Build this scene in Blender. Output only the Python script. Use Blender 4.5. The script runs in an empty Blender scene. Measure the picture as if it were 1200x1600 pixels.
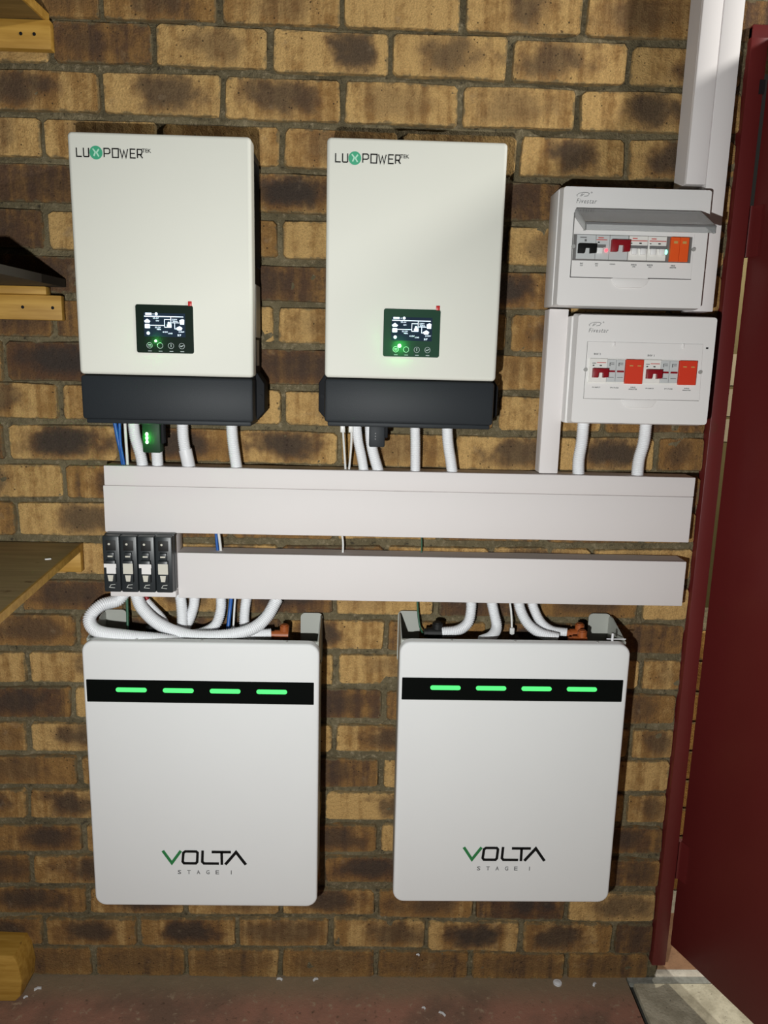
import bpy, bmesh, math, random
from mathutils import Vector, Matrix
random.seed(7)
SC = bpy.context.scene
COL = SC.collection

# ------------------------------------------------------------------ camera
FPX = 1200.0
CAM = Vector((0.1814, -1.6389, 1.5098))
PITCH, YAW, ROLL = -0.1991, 0.0262, 0.0245
_cx, _sx, _cy, _sy = math.cos(PITCH), math.sin(PITCH), math.cos(YAW), math.sin(YAW)
FWD = Vector((_sy * _cx, _cy * _cx, _sx))
_r0 = Vector((_cy, -_sy, 0)); _u0 = _r0.cross(FWD)
RIGHT = math.cos(ROLL) * _r0 + math.sin(ROLL) * _u0
UP = -math.sin(ROLL) * _r0 + math.cos(ROLL) * _u0
cd = bpy.data.cameras.new('camera'); cam = bpy.data.objects.new('camera', cd); COL.objects.link(cam)
cd.sensor_fit = 'HORIZONTAL'; cd.sensor_width = 36; cd.lens = 36; cd.clip_start = 0.02
cam.matrix_world = Matrix(((RIGHT.x, UP.x, -FWD.x, CAM.x), (RIGHT.y, UP.y, -FWD.y, CAM.y), (RIGHT.z, UP.z, -FWD.z, CAM.z), (0, 0, 0, 1)))
SC.camera = cam

# ------------------------------------------------------------------ world, lights, exposure
wd = bpy.data.worlds.new('world'); SC.world = wd; wd.use_nodes = True
wd.node_tree.nodes['Background'].inputs[0].default_value = (0.9, 0.85, 0.75, 1)
wd.node_tree.nodes['Background'].inputs[1].default_value = 0.02
def lamp(name, kind, loc, power, color, target=None, **k):
    l = bpy.data.lights.new(name, kind); l.energy = power; l.color = color
    for a, b in k.items(): setattr(l, a, b)
    o = bpy.data.objects.new(name, l); COL.objects.link(o); o.location = loc
    if target is not None: o.rotation_euler = (Vector(target) - Vector(loc)).to_track_quat('-Z', 'Y').to_euler()
    return o
lamp('torch_light', 'AREA', (0.0, -1.66, 1.28), 23.5, (0.985, 1.0, 0.985), target=(0.17, 0, 1.12), shape='DISK', size=0.03)
lamp('room_light', 'POINT', (2.15, -0.85, 2.62), 120.0, (1.0, 0.985, 0.93), shadow_soft_size=0.06)
lamp('yard_light', 'POINT', (2.05, 0.95, 2.30), 95.0, (1.0, 0.93, 0.80), shadow_soft_size=0.03)
SC.view_settings.view_transform = 'Standard'; SC.view_settings.look = 'None'
SC.view_settings.exposure = 0.0; SC.view_settings.gamma = 1.0
SC.view_settings.use_curve_mapping = False

# ------------------------------------------------------------------ point helpers
def ray(px, py):
    return FWD + RIGHT * ((px - 600) / FPX) - UP * ((py - 800) / FPX)
def W(px, py, d=0.0):                       # point of the plane y = -d (parallel to the brick wall)
    v = ray(px, py); return CAM + v * ((-d - CAM.y) / v.y)
def F(px, py, z=0.0):                       # point of the level plane at height z
    v = ray(px, py); return CAM + v * ((z - CAM.z) / v.z)
def FX(px, py, x):                          # point of the plane of constant x
    v = ray(px, py); return CAM + v * ((x - CAM.x) / v.x)

# ------------------------------------------------------------------ materials
MATS = {}
class NT:
    def __init__(s, name):
        s.m = bpy.data.materials.new(name); s.m.use_nodes = True
        s.t = s.m.node_tree; s.b = s.t.nodes['Principled BSDF']; MATS[name] = s.m
    def n(s, kind, **inp):
        nd = s.t.nodes.new(kind)
        for k, v in inp.items():
            if k.startswith('_'): setattr(nd, k[1:], v)
        for k, v in inp.items():
            if not k.startswith('_'):
                key = int(k[1:]) if k[0] == 'i' and k[1:].isdigit() else k
                s.put(nd.inputs[key], v)
        return nd
    def put(s, sock, v):
        if isinstance(v, bpy.types.NodeSocket): s.t.links.new(v, sock)
        else: sock.default_value = v
    def math(s, op, a, b=0.0, clamp=False):
        nd = s.t.nodes.new('ShaderNodeMath'); nd.operation = op; nd.use_clamp = clamp
        s.put(nd.inputs[0], a); s.put(nd.inputs[1], b); return nd.outputs[0]
    def mix(s, f, a, b, blend='MIX'):
        nd = s.t.nodes.new('ShaderNodeMix'); nd.data_type = 'RGBA'; nd.blend_type = blend
        s.put(nd.inputs[0], f); s.put(nd.inputs[6], a); s.put(nd.inputs[7], b); return nd.outputs[2]
    def noise(s, vec, scale, detail=4, rough=0.55):
        nd = s.n('ShaderNodeTexNoise', Scale=scale, Detail=detail, Roughness=rough)
        if vec is not None: s.t.links.new(vec, nd.inputs['Vector'])
        return nd.outputs[0]
    def ramp(s, f, a, b):                   # smooth step a..b
        nd = s.n('ShaderNodeMapRange', _interpolation_type='SMOOTHSTEP'); s.put(nd.inputs[0], f)
        nd.inputs[1].default_value = a; nd.inputs[2].default_value = b; return nd.outputs[0]
    def bump(s, h, strength, dist):
        nd = s.n('ShaderNodeBump', Strength=strength, Distance=dist, Height=h)
        s.t.links.new(nd.outputs[0], s.b.inputs['Normal'])
def C4(c): return (c[0], c[1], c[2], 1.0)
def plain(name, col, rough=0.5, metal=0.0, var=0.05, bump=0.0, bscale=400, spec=0.5):
    t = NT(name); co = t.n('ShaderNodeTexCoord').outputs['Object']
    nz = t.noise(co, 9.0, 5)
    k = t.math('MULTIPLY_ADD', nz, 2 * var); t.t.nodes[-1].inputs[2].default_value = 1 - var
    cc = t.mix(1.0, C4(col), k, 'MULTIPLY'); t.put(t.b.inputs['Base Color'], cc)
    t.b.inputs['Roughness'].default_value = rough; t.b.inputs['Metallic'].default_value = metal
    t.b.inputs['Specular IOR Level'].default_value = spec
    if bump: t.bump(t.noise(co, bscale, 2), bump, 0.001)
    return t.m
def glow(name, col, strength):
    t = NT(name); t.b.inputs['Base Color'].default_value = C4(col)
    t.b.inputs['Specular IOR Level'].default_value = .1; t.b.inputs['Roughness'].default_value = .7
    t.b.inputs['Emission Color'].default_value = C4(col); t.b.inputs['Emission Strength'].default_value = strength
    return t.m

def brick_material(name, ycol, pcol, gcol):
    t = NT(name); oi = t.n('ShaderNodeObjectInfo'); tc = t.n('ShaderNodeTexCoord')
    sep = t.n('ShaderNodeSeparateColor'); t.t.links.new(oi.outputs['Color'], sep.inputs[0])
    tone, core, cx, cw = sep.outputs[0], sep.outputs[1], sep.outputs[2], oi.outputs['Alpha']
    off = t.n('ShaderNodeVectorMath', _operation='SCALE'); off.inputs[0].default_value = (31.0, 17.0, 53.0)
    t.t.links.new(oi.outputs['Random'], off.inputs['Scale'])
    geo = t.n('ShaderNodeNewGeometry')
    ad = t.n('ShaderNodeVectorMath', _operation='ADD'); t.t.links.new(geo.outputs['Position'], ad.inputs[0]); t.t.links.new(off.outputs[0], ad.inputs[1])
    P = ad.outputs[0]
    g = t.n('ShaderNodeSeparateXYZ'); t.t.links.new(tc.outputs['Generated'], g.inputs[0])
    n1 = t.noise(P, 14, 3); n2 = t.noise(P, 55, 5, .65); n3 = t.noise(P, 320, 3, .7)
    streak = t.n('ShaderNodeVectorMath', _operation='MULTIPLY'); t.t.links.new(P, streak.inputs[0]); streak.inputs[1].default_value = (46, 46, 4)
    n4 = t.noise(streak.outputs[0], 1.0, 4)
    wob = t.math('MULTIPLY', t.math('SUBTRACT', n1, .5), .9)
    dx = t.math('DIVIDE', t.math('ADD', t.math('SUBTRACT', g.outputs[0], cx), wob), cw)
    dz = t.math('DIVIDE', t.math('ADD', t.math('SUBTRACT', g.outputs[2], .55), t.math('MULTIPLY', t.math('SUBTRACT', n2, .5), .5)), .40)
    rr = t.math('ADD', t.math('MULTIPLY', dx, dx), t.math('MULTIPLY', dz, dz))
    cm = t.math('MULTIPLY', t.math('SUBTRACT', 1.0, t.ramp(rr, .1, 1.5)), core, True)
    tn = t.math('ADD', tone, t.math('ADD', t.math('MULTIPLY', t.math('SUBTRACT', n4, .5), 1.25), t.math('MULTIPLY', t.math('SUBTRACT', n2, .5), .8)), True)
    mid = t.mix(t.ramp(tn, .0, .55), C4(pcol), C4((ycol[0] * .53, ycol[1] * .45, ycol[2] * .38)))
    base = t.mix(t.ramp(tn, .5, 1.0), mid, C4(ycol))
    halo = t.math('SUBTRACT', 1.0, t.ramp(rr, .5, 2.6)); halo = t.math('MULTIPLY', halo, t.math('MULTIPLY', core, .8))
    base = t.mix(halo, base, C4((pcol[0] * 1.15, pcol[1] * .95, pcol[2] * .85)))
    base = t.mix(t.math('MULTIPLY', cm, .85), base, C4(gcol))
    fine = t.math('MULTIPLY_ADD', n3, 1.1); t.t.nodes[-1].inputs[2].default_value = .45
    base = t.mix(1.0, base, fine, 'MULTIPLY')
    vo = t.n('ShaderNodeTexVoronoi', Scale=80.0); t.t.links.new(P, vo.inputs['Vector'])
    pit = t.math('MULTIPLY', t.math('LESS_THAN', t.math('ADD', vo.outputs[0], t.math('MULTIPLY', n2, .25)), .26), t.math('GREATER_THAN', n1, .54))
    base = t.mix(t.math('MULTIPLY', pit, .75), base, C4((.035, .022, .014)))
    pale = t.math('MULTIPLY', t.ramp(t.noise(P, 24, 4), .63, .78), .35)
    base = t.mix(pale, base, C4((.40, .30, .19)))
    ex = t.math('MULTIPLY', t.math('MINIMUM', g.outputs[0], t.math('SUBTRACT', 1.0, g.outputs[0])), .222)
    ez = t.math('MULTIPLY', t.math('MINIMUM', g.outputs[2], t.math('SUBTRACT', 1.0, g.outputs[2])), .073)
    ed = t.math('ADD', t.math('MINIMUM', ex, ez), t.math('MULTIPLY', t.math('SUBTRACT', n2, .55), .022))
    base = t.mix(t.math('MULTIPLY', t.math('SUBTRACT', 1.0, t.ramp(ed, -.001, .0045)), .75), base, C4((.19, .155, .085)))
    t.put(t.b.inputs['Base Color'], base); t.b.inputs['Roughness'].default_value = .85
    t.b.inputs['Specular IOR Level'].default_value = .25
    h = t.math('ADD', t.math('MULTIPLY', n2, .8), t.math('MULTIPLY', n3, .5)); h = t.math('SUBTRACT', h, t.math('MULTIPLY', pit, .6))
    h = t.math('ADD', h, t.math('MULTIPLY', t.noise(P, 150, 6, .7), .9)); t.bump(h, 1.0, .0055); return t.m
brick_material('clay_brick', (.64, .405, .155), (.115, .066, .038), (.045, .040, .036))
brick_material('orange_brick', (.62, .33, .09), (.50, .25, .06), (.40, .2, .06))

def mortar_material():
    t = NT('mortar'); co = t.n('ShaderNodeTexCoord').outputs['Object']
    n1 = t.noise(co, 8, 3); n2 = t.noise(co, 90, 5, .7); n3 = t.noise(co, 420, 2)
    c = t.mix(t.ramp(n1, .35, .65), C4((.135, .108, .056)), C4((.20, .162, .088)))
    c = t.mix(t.ramp(n2, .50, .72), c, C4((.32, .26, .16)))
    c = t.mix(t.ramp(n2, .44, .30), c, C4((.045, .036, .022)))
    t.put(t.b.inputs['Base Color'], c); t.b.inputs['Roughness'].default_value = .95
    t.bump(t.math('ADD', n2, t.math('MULTIPLY', n3, .4)), 1.0, .008)
mortar_material()
def floor_material():
    t = NT('red_screed'); co = t.n('ShaderNodeTexCoord').outputs['Object']
    n1 = t.noise(co, 5, 5, .6); n2 = t.noise(co, 45, 5, .7); n3 = t.noise(co, 260, 2)
    c = t.mix(t.ramp(n1, .38, .62), C4((.21, .125, .085)), C4((.36, .175, .118)))
    c = t.mix(t.ramp(n2, .56, .70), c, C4((.42, .30, .20)))
    c = t.mix(t.ramp(n2, .42, .30), c, C4((.12, .07, .045)))
    sx = t.n('ShaderNodeSeparateXYZ'); t.t.links.new(co, sx.inputs[0])
    dust = t.math('SUBTRACT', 1.0, t.ramp(t.math('ADD', t.math('MULTIPLY', sx.outputs[1], -1.0), t.math('MULTIPLY', n1, -.07)), -.02, .06))
    c = t.mix(t.math('MULTIPLY', dust, .8), c, C4((.24, .19, .115)))
    t.put(t.b.inputs['Base Color'], c); t.b.inputs['Roughness'].default_value = .75
    t.bump(t.math('ADD', n2, t.math('MULTIPLY', n3, .3)), .5, .003)
floor_material()
def concrete(name, a, b, sc):
    t = NT(name); co = t.n('ShaderNodeTexCoord').outputs['Object']
    n1 = t.noise(co, sc, 5, .65); n2 = t.noise(co, sc * 7, 4, .7)
    c = t.mix(t.ramp(n1, .35, .65), C4(a), C4(b)); c = t.mix(t.ramp(n2, .40, .25), c, C4((a[0] * .3, a[1] * .3, a[2] * .3)))
    t.put(t.b.inputs['Base Color'], c); t.b.inputs['Roughness'].default_value = .85; t.bump(n2, .6, .003)
concrete('slab_concrete', (.44, .40, .29), (.66, .61, .46), 22)
concrete('dark_gap', (.03, .03, .025), (.05, .05, .045), 20)
concrete('grout', (.22, .22, .19), (.34, .34, .30), 40)
concrete('white_mortar', (.62, .56, .46), (.8, .74, .62), 40)
concrete('terracotta', (.36, .19, .10), (.46, .25, .13), 30)
def wood(name, a, b, k=1.0):
    t = NT(name); co = t.n('ShaderNodeTexCoord').outputs['Object']
    mp = t.n('ShaderNodeVectorMath', _operation='MULTIPLY'); t.t.links.new(co, mp.inputs[0]); mp.inputs[1].default_value = (5, 60, 60)
    n1 = t.noise(mp.outputs[0], 1.0, 5, .6); n2 = t.noise(co, 26, 3)
    c = t.mix(t.ramp(n1, .3, .7), C4(a), C4(b))
    c = t.mix(t.math('MULTIPLY', t.ramp(n2, .66, .75), .7), c, C4((.10, .045, .012)))
    t.put(t.b.inputs['Base Color'], c); t.b.inputs['Roughness'].default_value = .6; t.bump(n1, .25, .002)
wood('pine', (.36, .185, .022), (.54, .31, .058))
wood('shade_brown_board', (.15, .095, .028), (.22, .14, .045))  # shade under the top pine shelf, put into a browner board colour
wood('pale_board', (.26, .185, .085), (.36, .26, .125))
def red_paint():
    t = NT('red_paint'); co = t.n('ShaderNodeTexCoord').outputs['Object']
    n1 = t.noise(co, 3, 4); n2 = t.noise(co, 120, 3)
    c = t.mix(n1, C4((.105, .011, .010)), C4((.145, .018, .017)))
    c = t.mix(t.math('MULTIPLY', t.ramp(t.noise(co, 9, 6, .7), .62, .75), .3), c, C4((.07, .03, .01)))
    t.put(t.b.inputs['Base Color'], c); t.b.inputs['Roughness'].default_value = .42
    t.bump(n2, .12, .001)
red_paint()
plain('cover_cream', (.71, .715, .645), .55, var=.015, bump=.06, bscale=900, spec=.3)
plain('cabinet_white', (.76, .77, .765), .6, spec=.25, var=.015, bump=.08, bscale=900)
plain('cabinet_grey', (.40, .41, .37), .5, var=.06)
plain('pvc_white', (.765, .73, .72), .6, var=.02, spec=.2)
plain('enclosure_white', (.80, .785, .77), .5, var=.015, spec=.3)
plain('conduit_white', (.80, .81, .83), .42, var=.02)
plain('charcoal', (.018, .022, .026), .55, spec=.28, var=.15, bump=.15, bscale=700)
plain('charcoal_side', (.009, .010, .012), .65, var=.15, spec=.15)
plain('gloss_black', (.003, .004, .0035), .4, var=.02, spec=.06)
plain('film_led_tint', (.009, .046, .024), .5, var=.1, spec=.12)  # green scatter of the status LED put into the film colour
plain('display_led_tint', (.004, .012, .007), .5, var=.1, spec=.1)  # black panel with the LED's green glow mixed into its colour
plain('dongle_led_tint', (.010, .040, .016), .5, spec=.2)  # black case, green LED glow put into its base colour
plain('fuse_black', (.022, .027, .030), .38, var=.2)
plain('socket_black', (.006, .006, .006), .6)
plain('ink_black', (.006, .006, .006), .6, spec=.15)
plain('ink_grey', (.16, .16, .16), .5)
plain('ink_green', (.02, .19, .055), .5)
plain('logo_green', (.05, .36, .20), .45)
plain('logo_mint', (.42, .72, .56), .45)
plain('seam_grey', (.16, .155, .15), .6, spec=.2)
plain('tag_red', (.50, .012, .010), .4)
plain('module_red', (.66, .045, .018), .4)
plain('module_orange', (.80, .10, .015), .4)
plain('toggle_red', (.25, .006, .012), .35)
plain('module_grey', (.56, .58, .58), .4)
plain('module_white', (.80, .79, .75), .4)
plain('toggle_white', (.85, .85, .84), .35)
plain('print_red', (.60, .07, .05), .5)
plain('print_tan', (.55, .33, .10), .5)
plain('cable_blue', (.018, .11, .40), .4)
plain('cable_white', (.72, .72, .70), .4)
plain('cable_green', (.03, .11, .06), .45)
plain('cable_red', (.30, .008, .012), .4)
plain('plug_orange', (.34, .085, .018), .45)
plain('steel', (.45, .45, .43), .4, metal=.3)
plain('label_grey', (.48, .49, .46), .5, var=.1)
plain('label_pale', (.62, .60, .52), .5, var=.08)
plain('wall_shade_post', (.075, .055, .012), .8, var=.25)  # dim olive carries the shade of the unlit brick wall
plain('light_patch_tan', (.24, .20, .13), .6, var=.1)  # light patches on the far wall, given as a pale colour
plain('shade_dark_board', (.020, .014, .008), .7, var=.3)  # black underside shade of the middle shelf put into the board colour
def smoked():
    t = NT('smoked_lid'); t.b.inputs['Base Color'].default_value = (.60, .62, .62, 1)
    t.b.inputs['Transmission Weight'].default_value = .75; t.b.inputs['Roughness'].default_value = .15
    t.b.inputs['IOR'].default_value = 1.35
smoked()
glow('led_green', (.07, .68, .15), 1.0)
glow('led_halo', (.45, 1.0, .5), 8.0)
glow('led_dongle', (.45, 1.0, .5), 8.0)
glow('led_red', (1.0, .06, .08), 3.0)
glow('led_mint', (.25, 1.0, .65), 2.2)
glow('screen_ink', (.70, .82, .95), .95)
glow('screen_dim', (.45, .5, .52), .22)
glow('screen_back', (.006, .012, .022), 1.2)

# ------------------------------------------------------------------ mesh builder
class MB:
    def __init__(s): s.bm = bmesh.new()
    def box(s, x0, x1, y0, y1, z0, z1, bev=0.0, seg=2):
        x0, x1 = sorted((x0, x1)); y0, y1 = sorted((y0, y1)); z0, z1 = sorted((z0, z1))
        r = bmesh.ops.create_cube(s.bm, size=1.0); vs = r['verts']
        for v in vs: v.co = Vector(((x0 + x1) / 2 + v.co.x * (x1 - x0), (y0 + y1) / 2 + v.co.y * (y1 - y0), (z0 + z1) / 2 + v.co.z * (z1 - z0)))
        if bev:
            es = list({e for v in vs for e in v.link_edges})
            bmesh.ops.bevel(s.bm, geom=es, offset=bev, segments=seg, affect='EDGES', profile=.5)
        return s
    def prism(s, pts, y0, y1, bev=0.0, seg=2):         # outline in x,z extruded from y0 (front) to y1 (back)
        f = [s.bm.verts.new((p[0], y0, p[1])) for p in pts]; b = [s.bm.verts.new((p[0], y1, p[1])) for p in pts]
        n = len(pts); ff = s.bm.faces.new(f); s.bm.faces.new(b[::-1])
        for i in range(n): s.bm.faces.new((f[i], b[i], b[(i + 1) % n], f[(i + 1) % n]))
        if bev:
            es = [e for e in ff.edges]; bmesh.ops.bevel(s.bm, geom=es, offset=bev, segments=seg, affect='EDGES', profile=.5)
        return s
    def plate(s, x0, x1, z0, z1, r, yf, yb, bev, n=7, k=4):   # rounded slab with a soft front edge
        rings = []
        for i in range(k + 1):
            a = math.pi / 2 * i / k; t = bev * (1 - math.cos(a)); y = yf + bev * (1 - math.sin(a))
            t, y = bev * (1 - math.sin(math.pi / 2 - a)), yf + bev * (1 - math.sin(a))
            rings.append([s.bm.verts.new((p[0], y, p[1])) for p in rrect(x0 + t, x1 - t, z0 + t, z1 - t, max(.001, r - t), n)])
        rings.insert(0, [s.bm.verts.new((p[0], yb, p[1])) for p in rrect(x0, x1, z0, z1, r, n)])
        for a, b in zip(rings, rings[1:]):
            for i in range(len(a)): s.bm.faces.new((a[i], b[i], b[(i + 1) % len(a)], a[(i + 1) % len(a)]))
        s.bm.faces.new(rings[-1]); s.bm.faces.new(rings[0][::-1]); return s
    def loft(s, A, B):                                  # two matching 3D outlines, capped
        a = [s.bm.verts.new(p) for p in A]; b = [s.bm.verts.new(p) for p in B]; n = len(a)
        s.bm.faces.new(a); s.bm.faces.new(b[::-1])
        for i in range(n): s.bm.faces.new((a[i], b[i], b[(i + 1) % n], a[(i + 1) % n]))
        return s
    def cyl(s, c, axis, r, h, seg=20, r2=None):
        q = Vector(axis).to_track_quat('Z', 'Y').to_matrix().to_4x4()
        bmesh.ops.create_cone(s.bm, cap_ends=True, segments=seg, radius1=r, radius2=r if r2 is None else r2, depth=h, matrix=Matrix.Translation(Vector(c)) @ q); return s
    def ball(s, c, r, sc=(1, 1, 1), seg=14):
        bmesh.ops.create_uvsphere(s.bm, u_segments=seg, v_segments=seg // 2 + 2, radius=r, matrix=Matrix.Translation(Vector(c)) @ Matrix.Diagonal((sc[0], sc[1], sc[2], 1))); return s
    def sweep(s, pts, radii, seg=12):
        pts = [Vector(p) for p in pts]; n = len(pts)
        t = [(pts[min(i + 1, n - 1)] - pts[max(i - 1, 0)]).normalized() for i in range(n)]
        u = t[0].orthogonal().normalized(); rings = []
        for i in range(n):
            u = (u - t[i] * u.dot(t[i])).normalized(); v = t[i].cross(u)
            rings.append([s.bm.verts.new(pts[i] + (u * math.cos(2 * math.pi * k / seg) + v * math.sin(2 * math.pi * k / seg)) * radii[i]) for k in range(seg)])
        for a, b in zip(rings, rings[1:]):
            for k in range(seg): s.bm.faces.new((a[k], a[(k + 1) % seg], b[(k + 1) % seg], b[k])).smooth = True
        s.bm.faces.new(rings[0][::-1]); s.bm.faces.new(rings[-1]); return s
    def stroke(s, pts, th, y0, y1, closed=False):       # flat pen stroke in x,z with mitred joints
        P = [Vector((p[0], p[1])) for p in pts]; n = len(P); L = []; R = []
        for i in range(n):
            a = P[i - 1] if (i > 0 or closed) else None; b = P[(i + 1) % n] if (i < n - 1 or closed) else None
            d1 = (P[i] - a).normalized() if a is not None else None; d2 = (b - P[i]).normalized() if b is not None else None
            if d1 is None: d1 = d2
            if d2 is None: d2 = d1
            m = Vector((-(d1 + d2).y, (d1 + d2).x)).normalized(); k = max(.35, m.dot(Vector((-d1.y, d1.x))))
            L.append(P[i] + m * th / 2 / k); R.append(P[i] - m * th / 2 / k)
        rng = range(n) if closed else range(n - 1)
        for i in rng:
            j = (i + 1) % n; s.prism([L[i], R[i], R[j], L[j]], y0, y1)
        return s
    def text(s, txt, x, z, h, y, width=None, shear=0.0, bold=0.0, align='LEFT', depth=.0006, spacing=1.0):
        cu = bpy.data.curves.new('t', 'FONT'); cu.body = txt; cu.size = 1.0; cu.shear = shear; cu.offset = bold; cu.space_character = spacing
        cu.resolution_u = 2
        o = bpy.data.objects.new('t', cu); COL.objects.link(o)
        me = o.to_mesh(); vs = [v.co.copy() for v in me.vertices]; ps = [tuple(p.vertices) for p in me.polygons]
        o.to_mesh_clear(); bpy.data.objects.remove(o); bpy.data.curves.remove(cu)
        xs = [v.x for v in vs]; x0, x1 = min(xs), max(xs); k = h / .72; kx = (width / (x1 - x0)) if width else k
        sh = {'LEFT': 0, 'CENTER': -.5, 'RIGHT': -1}[align] * (x1 - x0)
        nv = [s.bm.verts.new((x + (v.x - x0 + sh) * kx, y, z + v.y * k)) for v in vs]
        fs = []
        for p in ps:
            try: fs.append(s.bm.faces.new([nv[i] for i in p]))
            except ValueError: pass
        r = bmesh.ops.extrude_face_region(s.bm, geom=fs)
        for g in r['geom']:
            if isinstance(g, bmesh.types.BMVert): g.co.y += depth
        return s
    def mesh(s, name, mat, smooth=None):
        bmesh.ops.recalc_face_normals(s.bm, faces=s.bm.faces[:])
        me = bpy.data.meshes.new(name)
        if smooth is not None:
            for f in s.bm.faces: f.smooth = True
            for e in s.bm.edges:
                if len(e.link_faces) == 2 and e.calc_face_angle(0) > smooth: e.smooth = False
        s.bm.to_mesh(me); s.bm.free(); me.materials.append(MATS[mat]); return me
    def build(s, name, mat, parent=None, smooth=.6, loc=None):
        o = bpy.data.objects.new(name, s.mesh(name, mat, smooth)); COL.objects.link(o)
        if parent is not None: o.parent = parent
        if loc is not None: o.location = loc
        return o
def tag(o, label=None, cat=None, group=None, kind=None):
    for k, v in (('label', label), ('category', cat), ('group', group), ('kind', kind)):
        if v: o[k] = v
    return o
def thing(name, label, cat, loc=(0, 0, 0), roll=0.0, group=None):
    o = bpy.data.objects.new(name, None); COL.objects.link(o); o.empty_display_size = .05
    o.location = loc; o.rotation_euler = (0, roll, 0); return tag(o, label, cat, group)
def rrect(x0, x1, z0, z1, r, n=5):
    P = []
    for cx, cz, a in ((x1 - r, z1 - r, 0), (x0 + r, z1 - r, 90), (x0 + r, z0 + r, 180), (x1 - r, z0 + r, 270)):
        for i in range(n + 1):
            t = math.radians(a + 90 * i / n); P.append((cx + r * math.cos(t), cz + r * math.sin(t)))
    return P[::-1]
def disc(cx, cz, r, n=20): return [(cx + r * math.cos(-2 * math.pi * i / n), cz + r * math.sin(-2 * math.pi * i / n)) for i in range(n)]
def spline(pts, step):
    P = [Vector(p) for p in pts]; P = [P[0] * 2 - P[1]] + P + [P[-1] * 2 - P[-2]]; out = []
    for i in range(1, len(P) - 2):
        a, b, c, d = P[i - 1:i + 3]
        for k in range(24):
            t = k / 24; out.append(.5 * ((2 * b) + (c - a) * t + (2 * a - 5 * b + 4 * c - d) * t * t + (3 * b - a - 3 * c + d) * t ** 3))
    out.append(P[-2]); res = [out[0]]; acc = 0.0
    for a, b in zip(out, out[1:]):
        L = (b - a).length; s = step - acc
        while s <= L and L > 0: res.append(a.lerp(b, s / L)); s += step
        acc = (acc + L) % step if L > 0 else acc
    res.append(out[-1]); return res

# ------------------------------------------------------------------ the brick wall
ROWH = {1: [(150, 33, 98), (300, 38, 104), (500, 48, 115), (700, 54, 123), (880, 65, 130), (1020, 72, 133)],
 2: [(80, 110, 173), (250, 114, 180), (440, 122, 188), (620, 129, 195), (800, 136, 201), (980, 143, 206)],
 3: [(30, 183, 245), (480, 201, 262), (850, 215, 277), (1020, 218, 280)],
 4: [(50, 256, 316), (450, 272, 333), (830, 285, 345)], 5: [(50, 327, 388), (470, 346, 404), (830, 355, 414)],
 6: [(90, 399, 457), (450, 415, 471), (830, 426, 484)], 7: [(110, 468, 527), (480, 481.5, 537), (830, 491, 550)],
 8: [(50, 532, 596), (450, 546, 600), (820, 556, 611)], 9: [(50, 599, 654), (450, 610, 663), (820, 620, 673)],
 10: [(100, 664, 719), (450, 674, 724), (760, 682, 734), (960, 684, 736)],
 11: [(50, 725, 777), (500, 733, 782), (900, 741, 790)], 12: [(100, 785, 837), (450, 791, 842), (850, 798, 847)],
 13: [(140, 848, 897), (450, 852, 902), (850, 857, 905)], 14: [(100, 907, 954), (500, 911, 959), (1020, 920, 968)],
 15: [(60, 960, 1009), (550, 970, 1015), (1030, 977, 1023)], 16: [(20, 1018, 1066), (580, 1024, 1069), (1030, 1032, 1079)],
 17: [(60, 1074, 1121), (550, 1078, 1124), (1030, 1086, 1132)], 18: [(20, 1129, 1173), (560, 1134, 1175), (1020, 1141, 1185)],
 19: [(60, 1182, 1226), (550, 1185, 1230), (1020, 1190, 1237)], 20: [(20, 1234, 1278), (560, 1239, 1281), (1010, 1243, 1286)],
 21: [(60, 1289, 1330), (550, 1289, 1331), (1000, 1293, 1334)], 22: [(80, 1337, 1380), (560, 1338, 1378), (1000, 1344, 1385)],
 23: [(50, 1388, 1427), (550, 1391, 1430), (990, 1396, 1440)],
 24: [(100, 1435, 1476), (300, 1436, 1478), (600, 1438, 1481), (730, 1441, 1486), (900, 1443, 1488)],
 25: [(100, 1481, 1524), (400, 1484, 1527), (800, 1490, 1530)]}
PERP = {0: {-1.5: 157, -.5: 343, .5: 534, 1.5: 724, 2.5: 914}, 1: {-2: 79, -1: 239.5, 0: 422, 1: 610, 2: 797, 3: 983},
 3: {-2: 66, -1: 249, 0: 440, 1: 625, 2: 810, 3: 979}, 5: {-2: 72, -1: 256, 0: 437, 1: 615, 2: 789}, 7: {-2: 83, 0: 431, 2: 795}, 9: {-2: 94, 0: 443, 2: 776},
 11: {-2: 100}, 13: {0: 438, 1: 602, 2: 767, 3: 925}, 15: {-2: 121.5, 1: 603}, 17: {-2: 113.5, 1: 600}, 19: {-2: 124, 1: 595.5}, 21: {-2: 132, 1: 592},
 23: {-2: 137, -1: 290, 0: 439, 1: 588, 2: 741, 3: 886}, 25: {-2: 146, -1: 290.5, 0: 438, 2: 735, 3: 885},
 2: {-1.5: 157, -.5: 347.5, .5: 535, 1.5: 720, 2.5: 903}, 8: {-2.5: 6}, 10: {-2.5: 10, -1.5: 187, -.5: 364, .5: 530, 1.5: 708, 2.5: 905, 3.5: 1026}, 12: {-2.5: 25.5, 2.5: 851, 3.5: 1005},
 14: {-2.5: 30, .5: 522, 1.5: 682, 3.5: 1002}, 16: {-2.5: 42.5, .5: 525, 3.5: 1002}, 18: {-2.5: 45, .5: 522, 3.5: 985}, 20: {-2.5: 44.5, .5: 505, 3.5: 978}, 22: {-2.5: 49.5, .5: 504},
 24: {-2.5: 69.5, -1.5: 217, -.5: 370, .5: 517, 1.5: 666, 2.5: 814}, 4: {}, 6: {}}
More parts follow.
